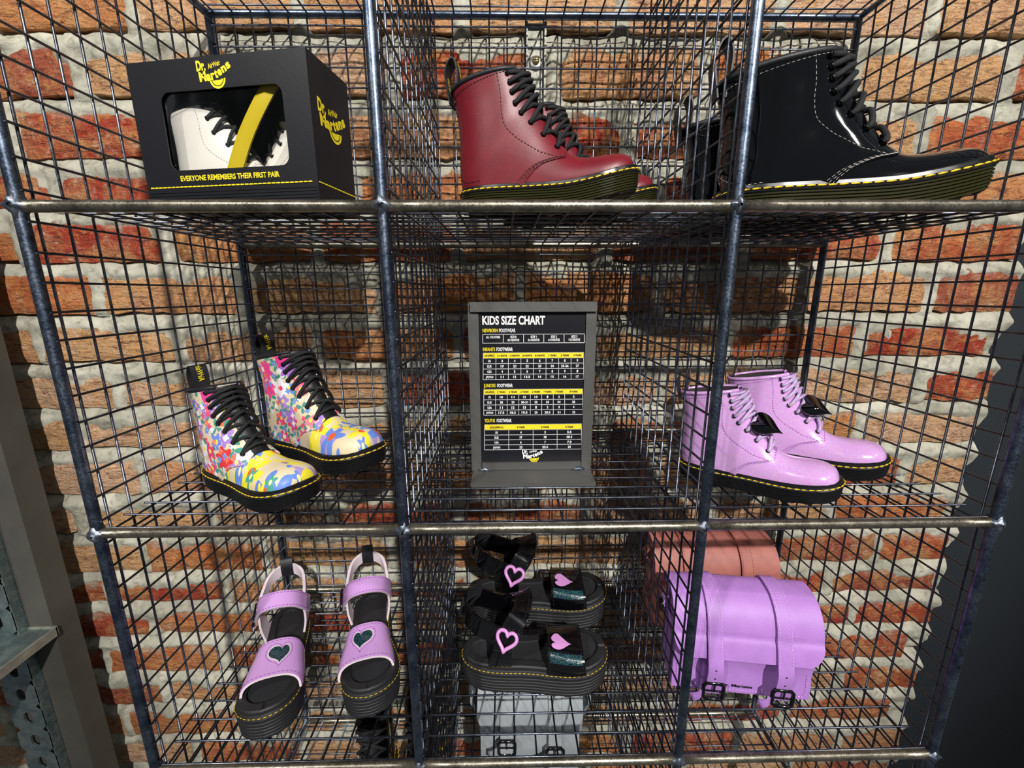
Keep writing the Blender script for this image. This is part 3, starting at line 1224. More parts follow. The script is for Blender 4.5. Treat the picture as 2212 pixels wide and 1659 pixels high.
PWH = dict(welt=M['sole'], side=M['sole'], vamp=M['white_leather'], quarter=M['white_leather'], tongue=M['white_leather'], lining=M['dark_lining'], thread=M['grey_thread'], collar=M['binding'], lace=M['lace'])

gz = .0042
make_boot('ankle_boot', 'front oxblood red leather ankle boot with black laces in the top middle compartment', 'oxblood boots on the top shelf', (-.092, .070, gz), math.radians(-11), .172, .92, -1, PR)
make_boot('ankle_boot', 'rear oxblood red ankle boot half hidden behind the nearer oxblood boot', 'oxblood boots on the top shelf', (-.050, .140, gz), math.radians(-10), .172, .92, 1, PR)
make_boot('ankle_boot', 'front glossy black patent ankle boot with yellow welt stitching at the top right', 'black patent boots on the top shelf', (.190, .120, gz), math.radians(-12), .252, .80, -1, PB)
make_boot('ankle_boot', 'rear glossy black patent ankle boot behind the right steel post on the top shelf', 'black patent boots on the top shelf', (.190, .214, gz), math.radians(-4), .240, .76, 1, PB)
make_boot('ankle_boot', 'nearer floral printed ankle boot with black laces in the left middle compartment', 'floral boots on the middle shelf', (-.420, .120, gz - H), math.radians(-30), .182, .92, -1, PF, loop=True)
make_boot('ankle_boot', 'farther floral printed ankle boot against the back mesh of the left middle compartment', 'floral boots on the middle shelf', (-.392, .222, gz - H), math.radians(-29), .205, .98, 1, PF)
make_boot('ankle_boot', 'nearer lilac glitter ankle boot with a black heart charm beside the right post', 'lilac boots on the middle shelf', (.178, .122, gz - H), math.radians(-33), .168, .93, -1, PLI, heart=True, text=False)
make_boot('ankle_boot', 'farther lilac glitter ankle boot next to the right side mesh', 'lilac boots on the middle shelf', (.265, .175, gz - H), math.radians(-28), .180, .92, 1, PLI, heart=True, text=False)
# ------------------------------------------------------------------ printed logo
def put_logo(g, x, z, w, fmap, m=0, m2=None):
    """two-line slab logo with rising lower word and a crescent below, width w, lower-left corner (x,z)"""
    m2 = m if m2 is None else m2

    def t(s, a, b, cap, wd, rot=0.0, bold=.035, mm=m):
        put_text(g, s, x + a * w, z + b * w, cap * w, fmap, width=wd * w, bold=bold, m=mm, rot=rot)
    t('Dr.', .0, .44, .21, .26, bold=.05)
    t('AirWair', .34, .46, .11, .36, rot=.20, bold=.02)
    px = .05
    for i, (ch, wd) in enumerate(zip('Martens', (.20, .13, .11, .09, .12, .14, .12))):
        f = i / 6
        t(ch, px, .20 + .22 * f ** 2.2, .20 - .02 * f, wd, rot=.06 + .42 * f ** 1.5, bold=.05)
        px += wd + .004
    # crescent
    a = np.linspace(math.radians(185), math.radians(372), 28)
    c0 = np.array((.55, .235))
    for r0, r1 in ((.0, .155), (.175, .225)):
        P = np.r_[np.c_[c0[0] + r1 * np.cos(a), c0[1] + r1 * np.sin(a)], np.c_[c0[0] + r0 * np.cos(a[::-1]), c0[1] + r0 * np.sin(a[::-1])]]
        n = len(a)
        Q = np.stack([P[:n], P[n:][::-1]], 1).reshape(-1, 2)
        Q[:, 1] = np.minimum(Q[:, 1], .195 + .30 * np.clip(Q[:, 0] - .5, 0, 1) ** 1.4)
        V = fmap(np.c_[x + Q[:, 0] * w, z + Q[:, 1] * w])
        g.add(V, [(2 * i, 2 * i + 1, 2 * i + 3, 2 * i + 2) for i in range(n - 1)], m2)


# ------------------------------------------------------------------ window box with white boots
BXW, BXH, BXD = .171, .120, .064
box_yaw = -.163
box = thing('shoe_box', 'black shoe box with a clear window and yellow print on the top left shelf', 'box', (-.379, .040, .0042), box_yaw)
TH = .0012


def face(y):
    return lambda Q: np.c_[Q[:, 0], np.full(len(Q), y), Q[:, 1]]


wx0, wx1, wz0, wz1, wr = .0285, .1462, .0325, .0955, .008
g = G()
g.box((0, 0, 0), (wx0, TH, BXH))
g.box((wx1, 0, 0), (BXW, TH, BXH))
g.box((wx0, 0, 0), (wx1, TH, wz0))
g.box((wx0, 0, wz1), (wx1, TH, BXH))
for cx, cz, sx, sz in ((wx0, wz0, 1, 1), (wx1, wz0, -1, 1), (wx1, wz1, -1, -1), (wx0, wz1, 1, -1)):
    a = np.linspace(PI, 1.5 * PI, 8)
    arc = [(cx + sx * (wr + wr * math.cos(t)), cz + sz * (wr + wr * math.sin(t))) for t in a]
    g.prism([(cx, cz)] + arc, 0, TH)
front = g.build('front_panel', M['card'], box, smooth=False)
for nm, lo, hi in (('back_panel', (0, BXD - TH, 0), (BXW, BXD, BXH)), ('left_panel', (0, TH, 0), (TH, BXD - TH, BXH)),
                   ('right_panel', (BXW - TH, TH, 0), (BXW, BXD - TH, BXH)), ('base_panel', (TH, TH, 0), (BXW - TH, BXD - TH, TH)),
                   ('lid_panel', (TH, TH, BXH - TH), (BXW - TH, BXD - TH, BXH))):
    g = G()
    g.box(lo, hi)
    g.build(nm, M['card'], box, smooth=False)
g = G()
xs_, zs2 = np.linspace(wx0 - .003, wx1 + .003, 24), np.linspace(wz0 - .003, wz1 + .003, 16)
XX, ZZ = np.meshgrid(xs_, zs2, indexing='ij')
YY = TH + .0006 + .0010 * vnoise((24, 16), (5, 4), 9)
g.grid(np.stack([XX, YY, ZZ], -1))
g.build('window_film', M['film'], box)
g = G()
put_logo(g, .069, .0945, .034, face(-.0003))
tag(g.build('printed_logo', M['print_yellow'], front), kind='stuff')
g = G()
put_text(g, 'EVERYONE REMEMBERS THEIR FIRST PAIR', .0365, .0235, .0042, face(-.0003), width=.099, bold=.03)
tag(g.build('slogan_lettering', M['print_yellow'], front), kind='stuff')
g = G()
x = .004
while x < BXW - .006:
    g.box((x, -.0006, .0180), (x + .0034, 0, .0190))
    x += .0044
tag(g.build('printed_stitch_line', M['print_yellow'], front, smooth=False), kind='stuff')
g = G()
for k in range(5):
    g.box((.001, -.0005, .003 + k * .0027), (BXW - .001, 0, .0042 + k * .0027))
tag(g.build('ribbed_print', M['card'], front, smooth=False), kind='stuff')
rp = [o for o in box.children if o.name.startswith('right_panel')][0]
g = G()
fr_ = lambda Q: np.c_[np.full(len(Q), BXW + .0003), Q[:, 0], Q[:, 1]]
put_logo(g, .010, .058, .046, fr_)
tag(g.build('printed_logo', M['print_yellow'], rp), kind='stuff')
g = G()
y = .002
while y < BXD - .004:
    g.box((BXW, y, .0180), (BXW + .0006, y + .0030, .0190))
    y += .0048
tag(g.build('printed_stitch_line', M['print_yellow'], rp, smooth=False), kind='stuff')

bc, bs = math.cos(box_yaw), math.sin(box_yaw)


def in_box(x, y):
    return (-.379 + bc * x - bs * y, .040 + bs * x + bc * y)


p_ = in_box(.014, .024)
make_boot('ankle_boot', 'left white leather boot seen through the window of the black box', 'white boots inside the window box', (*p_, .0056), box_yaw, .140, .86, -1, PWH, n_eye=5, loop=False).scale = (1, .62, 1)
p_ = in_box(.160, .044)
make_boot('ankle_boot', 'right white leather boot seen through the window of the black box', 'white boots inside the window box', (*p_, .0056), box_yaw + PI, .128, .86, 1, PWH, n_eye=5, loop=False).scale = (1, .62, 1)
g = G()
pth = catmull(np.array([(.072, .010, .006), (.083, .009, .030), (.100, .008, .060), (.122, .007, .088), (.134, .010, .104)]), 16)
wv = np.array((.96, 0, -.28)) * .0075
g.grid(np.stack([pth - wv, pth + wv * .1 + np.array((0, -.002, 0)), pth + wv], 1))
g.grid(np.stack([pth - wv, pth + wv], 1) + np.array((0, .0012, 0)))
o = g.build('card_strip', M['ribbon_yellow'])
o.location = (-.379, .040, .0042)
o.rotation_euler = (0, 0, box_yaw)
tag(o, 'yellow card strip slanting in front of the white boots inside the box', 'card strip')


# ------------------------------------------------------------------ ribbons (straps)
def ribbon(g, pts, wd, w, t, m=0, me=None, n=24):
    """strap through pts: wd width directions, w widths, t thickness; me = edge material"""
    pts, wd = np.asarray(pts, float), np.asarray(wd, float)
    if n:
        pts = catmull(pts, n)
        wd = catmull(np.broadcast_to(wd, (len(wd), 3)), n) if len(wd) > 1 else np.repeat(wd, n, 0)
        w = catmull(np.asarray(w, float)[:, None], n)[:, 0] if np.ndim(w) else np.full(n, w)
    tn = np.gradient(pts, axis=0)
    tn /= np.linalg.norm(tn, axis=1)[:, None]
    wd = wd - tn * np.sum(wd * tn, 1)[:, None]
    wd /= np.linalg.norm(wd, axis=1)[:, None]
    nn = np.cross(tn, wd)
    a, b_ = wd * (np.asarray(w) / 2)[:, None], nn * t / 2
    c = [pts - a - b_, pts + a - b_, pts + a + b_, pts - a + b_]
    me = m if me is None else me
    for j in range(4):
        g.grid(np.stack([c[j], c[(j + 1) % 4]], 1), m if j % 2 == 0 else me)
    g.add(np.array([q[0] for q in c]), [(0, 1, 2, 3)], me)
    g.add(np.array([q[-1] for q in c]), [(3, 2, 1, 0)], me)
    return pts, wd, nn


# ------------------------------------------------------------------ sandals
def make_sandal(label, group, loc, yaw, L, mir, black):
    root = thing('platform_sandal', label, 'sandal', loc, yaw, group)
    b = Boot(L, 1.0, mir, .03)
    zt = .205
    sole = build_sole(root, b, [M['sole_matte'], M['sole_matte']], thick=zt, ribs=6, cleat=.036 if black else .012, heelgap=black, tl=.020, tg=.010, tw=.0024)
    O = outline(144, b.bend)
    O[:, 1] *= mir

    def at(off, add):
        Q = ring_offset(O, off)
        return np.c_[Q, spring(O[:, 0]) + zt + add] * L
    g = G()
    rings = [at(-.022, .012), at(-.028, .020), at(-.036, .018), at(-.042, .006), at(-.060, .002)]
    g.grid(np.array(rings), 0, cv=True)
    g.f.append(tuple(4 * 144 + i for i in range(144)))
    g.mi.append(0)
    g.build('footbed', M['footbed'], root)
    hw = lambda x: np.interp(x, HWX, HWY) - .020
    strap, edge = (M['strapblack'], M['strapblack']) if black else (M['lilac_patent'], M['edge_pale'])
    thr = M['black_thread'] if black else M['lilac_thread']

    # toe strap: arched band
    def toe_pt(phi, u, off=0.0):
        phi, u = np.broadcast_arrays(np.asarray(phi, float), np.asarray(u, float))
        x = (.585 if black else .525) + (.25 if black else .31) * u + .020 * np.sin(phi) * (1 - u) * 0 - .015 * np.sin(phi) * u
        c, s_ = np.cos(phi), np.sin(phi)
        hwv = hw(x) + .012 + off
        y = hwv * np.sign(c) * np.abs(c) ** .75
        z = spring(x) + zt - .02 + (.155 - .035 * u + off) * np.abs(s_) ** .72 + .02
        P = np.stack([x, mir * (y + b.bend * .25), z], -1)
        return P * L
    ph = np.linspace(0, PI, 30)
    uu = np.linspace(0, 1, 10)
    PHI, U = np.meshgrid(ph, uu, indexing='ij')
    g = G()
    p1, p0 = toe_pt(PHI, U, .008), toe_pt(PHI, U, -.006)
    g.grid(p1, 0)
    g.grid(p0, 1)
    for e in (0, -1):
        g.grid(np.stack([p1[:, e], p0[:, e]], 1), 1)
        g.grid(np.stack([p1[e], p0[e]], 1), 1)
    ts = g.build('toe_strap', [strap, edge], root)
    g = G()
    for u in (.06, .94):
        dashes(g, toe_pt(np.linspace(.1, PI - .1, 60), u, .0095), .016 * L, .010 * L, .003 * L)
    tag(g.build('strap_stitching', thr, ts), kind='stuff')
    # heart on the strap
    hp = heart_poly(44)

    def heart_map(sc, off, pc, uc):
        def f(V):
            return toe_pt(pc - V[:, 0] * sc * 3.4 * mir, uc - V[:, 2] * sc * 3.9, off)
        return f
    hz = 3.9 if black else 3.2
    pc, uc = (PI * .46, .46) if not black else (PI * .42, .40)
    for sc, off, mm, nm in ((.100, .0100, M['edge_pale'] if not black else M['strapblack'], 'heart_rim'), (.086, .0125, M['holo'] if not black else M['heart_pink'], 'heart_inset')):
        g = G()
        rr_ = [toe_pt(pc - hp[:, 0] * sc * 3.4 * f * mir, uc - hp[:, 1] * sc * hz * f, off) for f in (1, .6, .2, .01)]
        g.grid(np.array(rr_), 0, cv=True)
        g.build(nm, mm, ts)
    if not black:
        g = G()
        dashes(g, toe_pt(pc - np.r_[hp[:, 0], hp[:1, 0]] * .122 * 3.4 * mir, uc - np.r_[hp[:, 1], hp[:1, 1]] * .122 * hz, .0095), .012 * L, .008 * L, .0028 * L)
        tag(g.build('heart_stitching', thr, ts), kind='stuff')
    else:
        g = G()
        PHI, U = np.meshgrid(np.linspace(PI * .14, PI * .29, 14), np.linspace(.06, .94, 10), indexing='ij')
        g.grid(toe_pt(PHI, U, .0095), 0)
        g.build('hologram_panel', M['holo'], ts)
    # side posts, heel strap, ankle strap
    zf = zt + .01
    for sd in (1, -1):
        g = G()
        ribbon(g, np.array([(.27, sd * .125 * 1, zf - .02), (.285, sd * .150, zf + .11), (.30, sd * .148, zf + .25)]) * L, np.array([(1, 0, 0.1)] * 3), np.array((.17, .13, .11)) * L, .014 * L, 0, 1)
        g.build('side_post', [strap if black else M['edge_pale'], edge], root)
    g = G()
    hh = .27
    A = np.array([(.33, .150, zf + hh - .03), (.20, .142, zf + hh + .02), (.08, .105, zf + hh + .07), (.025, .0, zf + hh + .10), (.08, -.105, zf + hh + .07), (.20, -.142, zf + hh + .02), (.33, -.150, zf + hh - .03)])
    ribbon(g, A * L, np.array([(.1, 0, 1.0)] * 7), (.13 if black else .085) * L, .020 * L, 0, 1, n=36)
    hs_ = g.build('heel_strap', [strap if black else M['edge_pale'], edge], root)
    g = G()
    sd0 = -1
    A = np.array([(.24, .165, zf + hh - .10), (.33, .158, zf + hh - .01), (.40, .105, zf + hh + .085), (.425, .0, zf + hh + .12), (.40, -.105, zf + hh + .085), (.33, -.158, zf + hh - .01), (.27, -.185, zf + hh - .09), (.235, -.215, zf + hh - .16)])
    if black:
        A = A[:-1]
    if black:
        A[:, 2] += .03
    pts, wd, nn = ribbon(g, A * L, np.array([(.86, 0, -.5)] * 8) if not black else np.array([(.92, 0, .35)] * 7), (.115 if not black else .125) * L, .018 * L, 0, 1, n=40)
    ak = g.build('ankle_strap', [strap, edge], root)
    g = G()
    for s_ in (-1, 1):
        dashes(g, pts + wd * s_ * .046 * L + nn * .0100 * L * (1 if nn[20][2] > 0 else -1), .014 * L, .009 * L, .003 * L)
    tag(g.build('strap_stitching', thr, ak), kind='stuff')
    # buckle near one end of the ankle strap
    i0 = 33 if sd0 < 0 else 6
    c, t = pts[i0], np.gradient(pts, axis=0)[i0]
    t /= np.linalg.norm(t)
    o_ = np.sign(nn[i0] @ np.array((0, 1.0 if sd0 > 0 else -1.0, .2)))
    c = c + nn[i0] * o_ * .016 * L - (np.array((0, 0, .035 * L)) if black else 0)
    g = G()
    if black:
        hp2 = heart_poly(40) @ np.array([[.94, .34], [-.34, .94]]) * .80
        g.tube(c + (hp2[:, :1] * wd[i0] * .085 + hp2[:, 1:] * -t * .09 * (1 if t[2] < 0 else -1)) * L + nn[i0] * o_ * .030 * L, .012 * L, 8, closed=True)
        g.build('heart_buckle', M['heart_pink'], ak)
    else:
        q = np.array([(-1, -.16), (1, -.16), (1, .16), (-1, .16)])
        rr2 = np.concatenate([[a * (1 - k) + q[(j + 1) % 4] * k for k in (0, .33, .67)] for j, a in enumerate(q)])
        g.tube(c + (rr2[:, :1] * wd[i0] * .075 + rr2[:, 1:] * t * .10) * L, .009 * L, 8, closed=True)
        g.build('buckle', M['buckle'], ak)
    # heel loop
    g = G()
    x0, z0 = .02, zf + hh + .13
    lp = np.array([(x0 + .018, 0, z0 - .09), (x0 + .030, 0, z0 + .0), (x0 + .0, 0, z0 + .055), (x0 - .028, 0, z0 + .0), (x0 - .014, 0, z0 - .09)])
    if black:
        lp = np.array([(x0 + .018, 0, z0 - .09), (x0 + .045, 0, z0 + .0), (x0 + .12, 0, z0 + .085), (x0 + .05, 0, z0 + .055), (x0 - .018, 0, z0 - .04), (x0 - .014, 0, z0 - .09)])
    ribbon(g, lp * L, np.array([(0, 1, 0)] * len(lp)), .085 * L, .010 * L)
    g.build('heel_loop', M['binding'], hs_)
    return root


zc_ = -2 * H + .0042
make_sandal('left lilac platform sandal with a black heart cutout on its toe strap', 'lilac sandals on the lower shelf', (-.395, .205, zc_), math.radians(-73), .195, 1, False)
make_sandal('right lilac platform sandal with a black heart cutout, beside the post', 'lilac sandals on the lower shelf', (-.278, .232, zc_), math.radians(-74), .198, -1, False)
make_sandal('front black platform sandal with pink heart buckle and hologram toe strap', 'black sandals on the lower shelf', (-.112, .112, zc_), math.radians(-3), .202, -1, True)
make_sandal('rear black platform sandal with pink heart buckle behind the front one', 'black sandals on the lower shelf', (-.106, .228, zc_), math.radians(-3), .222, -1, True)


# ------------------------------------------------------------------ satchels and backpack
def make_bag(name, label, cat, group, loc, yaw, w, h, d, m, thr, tails=True, lettering=True, side_rings=True, wings=False, zend=.47, bz=.175):
    root = thing(name, label, cat, loc, yaw, group)

    def prof(off, flap=False):
        # back bottom -> up the back -> over the top -> down the front, (y,z)
        r, rf = .014, .040
        P = [(d / 2, .0), (d / 2, h * .5), (d / 2 - .001, h - r * 1.2)]
        P += [(d / 2 - r + r * math.cos(a), h - r + r * math.sin(a)) for a in np.linspace(.3, PI / 2, 4)]
        P += [(-d / 2 + .044 + .044 * math.cos(a), h - .050 + .050 * math.sin(a)) for a in np.linspace(PI / 2 + .25, PI - .1, 9)]
        P += [(-d / 2 - .002, h * .62), (-d / 2 - .002, h * .5), (-d / 2 + .003, h * .3), (-d / 2 + .002, h * .15), (-d / 2 + .001, .002)] if not flap else [(-d / 2 - .004, h * .62), (-d / 2 - .009, h * .50), (-d / 2 - .011, h * .40), (-d / 2 - .010, h * .28), (-d / 2 - .006, h * .15), (-d / 2 - .001, .002)]
        P = np.array(P)
        T = np.gradient(P, axis=0)
        N = np.stack([-T[:, 1], T[:, 0]], 1)
        N /= np.linalg.norm(N, axis=1)[:, None]
        Q = P + N * 0
        c = np.array((0, h * .5))
        Nn = N * np.sign(np.sum(N * (P - c), 1))[:, None]
        return P + Nn * off
    # body
    P = catmull(prof(0), 60)
    g = G()
    xs = np.linspace(-w / 2, w / 2, 12)
    bul = .004 * (1 - (2 * xs / w) ** 4)
    body = np.array([np.c_[np.full(len(P), x), P[:, 0] * (1 - (.02 if abs(x) > w * .49 else 0)) + np.where(P[:, 0] < 0, -1, 1) * q * 0, P[:, 1]] for x, q in zip(xs, bul)])
    g.grid(body, 0)
    for e in (0, -1):
        V = body[e]
        g.add(np.r_[V, V.mean(0)[None]], [(i, i + 1, len(V)) for i in range(len(V) - 1)] + [(len(V) - 1, 0, len(V))])
    g.add(np.array([body[0][0], body[-1][0], body[-1][-1], body[0][-1]]), [(0, 1, 2, 3)])
    bd = g.build('body', m, root)
    # flap over the top and front
    F = catmull(prof(.0032, True), 90)
    dist = np.r_[0, np.cumsum(np.linalg.norm(np.diff(F, axis=0), axis=1))]
    zend = h * zend
    fr = np.where((F[:, 0] < 0) & (F[:, 1] < zend))[0][0]
    i0 = np.where(F[:, 1] > h * .8)[0][0]
    Fp = F[i0:fr]
    dd = dist[fr] - dist[i0:fr]
    r = .030
    hwv = w / 2 + .004 - r + np.sqrt(np.clip(r * r - np.clip(r - dd, 0, r) ** 2, 0, None))
    t = np.linspace(-1, 1, 22)
    g = G()
    top = np.array([np.c_[t * q, np.full(22, p[0]), np.full(22, p[1])] for p, q in zip(Fp, hwv)])
    sink = np.array([0, .0026, 0])
    inn = top + np.array([0, .0026, -.0004])
    g.grid(top, 0)
    g.grid(inn, 0)
    g.grid(np.stack([top[-1], inn[-1]], 1), 1)
    for e in (0, -1):
        g.grid(np.stack([top[:, e], inn[:, e]], 1), 1)
    g.build('flap', [m, M['edge_pale'] if not wings else m], root)
    # straps with buckles
    for sx in (-.235, .245):
        xx = sx * w
        S_ = catmull(prof(.0062, True), 80)
        sel = S_[np.where(S_[:, 1] > h * .78)[0][0]:]
        sel = sel[:np.where((sel[:, 0] < 0) & (sel[:, 1] < h * (.02 if sx > 0 else .05)))[0][0]]
        pts = np.c_[np.full(len(sel), xx), sel[:, 0], sel[:, 1]]
        lowz = pts[:, 2] < zend
        pts[:, 1] -= np.where(lowz & (pts[:, 1] < 0), .002, 0)
        pts[:, 1] -= np.where((pts[:, 2] < h * (bz - .02)) & (pts[:, 1] < 0), (h * (bz - .02) - pts[:, 2]) * .25, 0)
        g = G()
        pp, wdd, nn = ribbon(g, pts[::3], np.array([(1, 0, 0)] * len(pts[::3])), .0190, .0026, n=50)
        st = g.build('strap', m, root)
        sgn = 1 if nn[40][1] < 0 else -1
        g = G()
        for s_ in (-1, 1):
            dashes(g, (pp + wdd * s_ * .0074 + nn * sgn * .0015)[2:42], .0026, .0016, .0006)
        for s_ in (-1, 0, 1):
            dashes(g, (pp + wdd * s_ * .0030 + nn * sgn * .0015)[14:22], .0020, .0018, .0006)
        tag(g.build('strap_stitching', thr, st), kind='stuff')
        # holes
        g = G()
        for zz in (.40, .30, .10):
            k = np.argmin(np.abs(pp[:, 2] - h * zz) + (pp[:, 1] > 0) * 9)
            g.tube(np.array([pp[k] + nn[k] * sgn * .001, pp[k] + nn[k] * sgn * .0017]), .0011, 8)
        tag(g.build('strap_holes', M['print_black'], st), kind='stuff')
        k = np.argmin(np.abs(pp[:, 2] - h * bz) + (pp[:, 1] > 0) * 9)
        c = pp[k] + nn[k] * sgn * .003
        q = np.array([(-1, -1), (1, -1), (1, 1), (-1, 1)])
        ch = []
        for j in range(4):
            a, b_ = q[j], q[(j + 1) % 4]
            ch += [a * .85 + b_ * .15, a * .5 + b_ * .5, a * .15 + b_ * .85]
        ch = np.array(ch)
        g = G()
        g.tube(c + np.c_[ch[:, 0] * .0125, np.zeros(12), ch[:, 1] * .0125], .0026, 8, closed=True)
        g.tube(np.array([c + (-.0125, -.001, .001), c + (.0125, -.001, .001)]), .0012, 6)
        g.tube(np.array([c + (0, -.002, .001), c + (0, -.003, .0125)]), .0013, 6)
        g.build('buckle', M['buckle'], st)
        # small keeper folded beside the buckle
        g = G()
        ribbon(g, np.array([c + (-.010, .004, -.004), c + (-.019, -.003, -.006), c + (-.026, -.001, -.011), c + (-.020, .003, -.014)]), np.array([(0, 0, 1.0)] * 4), .010, .0022, n=14)
        g.build('strap_keeper', m, st)
    # edge stitching on the lower front
    g = G()
    zf_ = np.r_[np.linspace(h * .30, .012, 12), np.full(30, .007), np.linspace(.012, h * .30, 12)]
    xf_ = np.r_[np.full(12, -w / 2 + .006), np.linspace(-w / 2 + .010, w / 2 - .010, 30), np.full(12, w / 2 - .006)]
    dashes(g, np.c_[xf_, np.full(54, -d / 2 + .0005), zf_], .0026, .0016, .0005)
    tag(g.build('edge_stitching', thr, bd), kind='stuff')
    if lettering:
        g = G()
        put_text(g, 'Dr. Martens', -.004, h * .085, .0042, lambda Q: np.c_[Q[:, 0], np.full(len(Q), -d / 2 + .0005), Q[:, 1]], width=.040, align='c', bold=.03)
        tag(g.build('stamped_lettering', M['print_black'], bd), kind='stuff')
    if side_rings:
        for sd in (-1, 1):
            g = G()
            ribbon(g, np.array([(sd * w / 2, .004, h * .55), (sd * (w / 2 + .004), .003, h * .72), (sd * (w / 2 + .012), .002, h * .80), (sd * (w / 2 + .006), .001, h * .90)]), np.array([(0, 1, 0)] * 4), .014, .0026, n=16)
            tb = g.build('side_tab', m, root)
            th = np.linspace(0, 2 * PI, 18, endpoint=False)
            g = G()
            g.tube(np.c_[np.full(18, sd * (w / 2 + .013)), .002 + .009 * np.cos(th), h * .76 + .009 * np.sin(th)], .0016, 7, closed=True)
            g.build('side_ring', M['buckle'], tb)
    if wings:
        for sd in (-1, 1):
            g = G()
            ribbon(g, np.array([(sd * w * .36, d * .5, h * .93), (sd * (w / 2 + .006), d * .35, h * .84), (sd * (w / 2 + .020), d * .2, h * .74), (sd * (w / 2 + .014), d * .3, h * .60), (sd * w * .48, d * .55, h * .10)]), np.array([(.2, -.9, .3)] * 5), .028, .005, n=26)
            g.build('shoulder_strap', m, root)
    return root


make_bag('satchel_bag', 'lilac leather mini satchel with two buckled straps in the lower right compartment', 'bag', 'mini satchels on the lower shelf', (.272, .108, zc_ - .0015), math.radians(-8), .178, .138, .066, M['lilac_leather'], M['pink_thread'])
make_bag('satchel_bag', 'coral pink leather mini satchel standing behind the lilac satchel', 'bag', 'mini satchels on the lower shelf', (.286, .222, zc_ - .0015), math.radians(-3), .186, .142, .066, M['coral'], M['coral_thread'], lettering=False)
make_bag('mini_backpack', 'pale grey leather mini backpack with black buckles under the lower shelf', 'backpack', None, (-.014, .165, -3 * H + .0027), math.radians(-1), .152, .262, .080, M['grey_leather'], M['white_thread'], lettering=False, side_rings=False, wings=True, zend=.76, bz=.64)
make_boot('ankle_boot', 'left glossy black boot on the bottom shelf under the lilac sandals', 'black boots on the bottom shelf', (-.282, .240, gz - 3 * H), math.radians(-82), .205, 1.05, -1, PB, n_eye=6, loop=False)
make_boot('ankle_boot', 'right glossy black boot on the bottom shelf beside the post', 'black boots on the bottom shelf', (-.198, .246, gz - 3 * H), math.radians(-88), .205, 1.05, 1, PB, n_eye=6, loop=False)

# ------------------------------------------------------------------ sign holder and size chart
SX0, SX1, SZ0, SZ1, SY = -.0925, .0605, -.3000, -.0832, .120
sg = thing('sign_holder', 'blackened steel sign holder with a folded lip standing in the centre compartment', 'sign holder', ((SX0 + SX1) / 2, SY, SZ0))
sw = SX1 - SX0
shh = SZ1 - SZ0


def sbox(name, lo, hi, m='plate'):
    g = G()
    g.box(lo, hi)
    return g.build(name, M[m], sg, smooth=False)


sbox('back_plate', (-sw / 2, 0, .0), (sw / 2, .002, shh))
sbox('side_channel', (-sw / 2, -.004, .004), (-sw / 2 + .0125, -.0004, shh - .012))
sbox('side_channel', (sw / 2 - .0125, -.004, .004), (sw / 2, -.0004, shh - .012))
sbox('top_channel', (-sw / 2 + .003, -.008, shh - .0115), (sw / 2 - .001, -.0004, shh), 'plate')
lipb = sbox('bottom_channel', (-sw / 2 + .0135, -.006, .0055), (sw / 2 - .0135, -.0004, .0150))
sbox('base_lip', (-sw / 2 + .0015, -.040, .0025), (sw / 2 - .0015, -.0045, .0050), 'plate')
sbox('base_lip_edge', (-sw / 2 + .0015, -.042, -.0005), (sw / 2 - .0015, -.040, .0050), 'plate')
for x in (-sw / 2 + .0165, sw / 2 - .0165):
    o = link('weld_bead', welds[1], sg)
    o.location = (x, -.006, .0062)
    o.scale = (.75, .35, .35)

CW = sw - 2 * .0130
CH_T, CH_B = shh - .0113, .0135
chart = thing('size_chart', 'black KIDS SIZE CHART card with white and yellow tables in the sign holder', 'sign', ((SX0 + SX1) / 2, SY - .0008, SZ0 + CH_B))
g = G()
g.box((-CW / 2, -.0010, 0), (CW / 2, .0003, CH_T - CH_B))
g.build('card_panel', M['chart'], chart, smooth=False)


def cc(cx, cy):
    """layout grid of the card artwork -> card coordinates"""
    f = (cy - 165) / 1280.0
    l, r = 160 + 30 * f, 1070 - 45 * f
    fr = f / (1.09 - .09 * f) * 1.0 + .0
    f2 = f * (1 / (1 + .075 * (1 - f)))
    return ((cx - l) / (r - l) - .5) * CW, (1 - f2) * (CH_T - CH_B)


cm = lambda Q: np.c_[Q[:, 0], np.full(len(Q), -.0013), Q[:, 1]]
cm2 = lambda Q: np.c_[Q[:, 0], np.full(len(Q), -.0017), Q[:, 1]]
GW, GY, GB = G(), G(), G()


def ct(g, s, cx, cy, cap, align='c', width=None, bold=.03, mp=cm):
    x, z = cc(cx, cy)
    sc = CW / 900.0
    put_text(g, s, x, z, cap * sc, mp, width=None if width is None else width * sc, sx=.62, align=align, bold=bold)


def crect(g, x0, y0, x1, y1, mp=cm):
    a, z1 = cc(x0, y0)
    b_, _ = cc(x1, y0)
    c_, z0 = cc(x0, y1)
    d_, _ = cc(x1, y1)
    g.add(mp(np.array([(a, z1), (b_, z1), (d_, z0), (c_, z0)])), [(0, 3, 2, 1)])


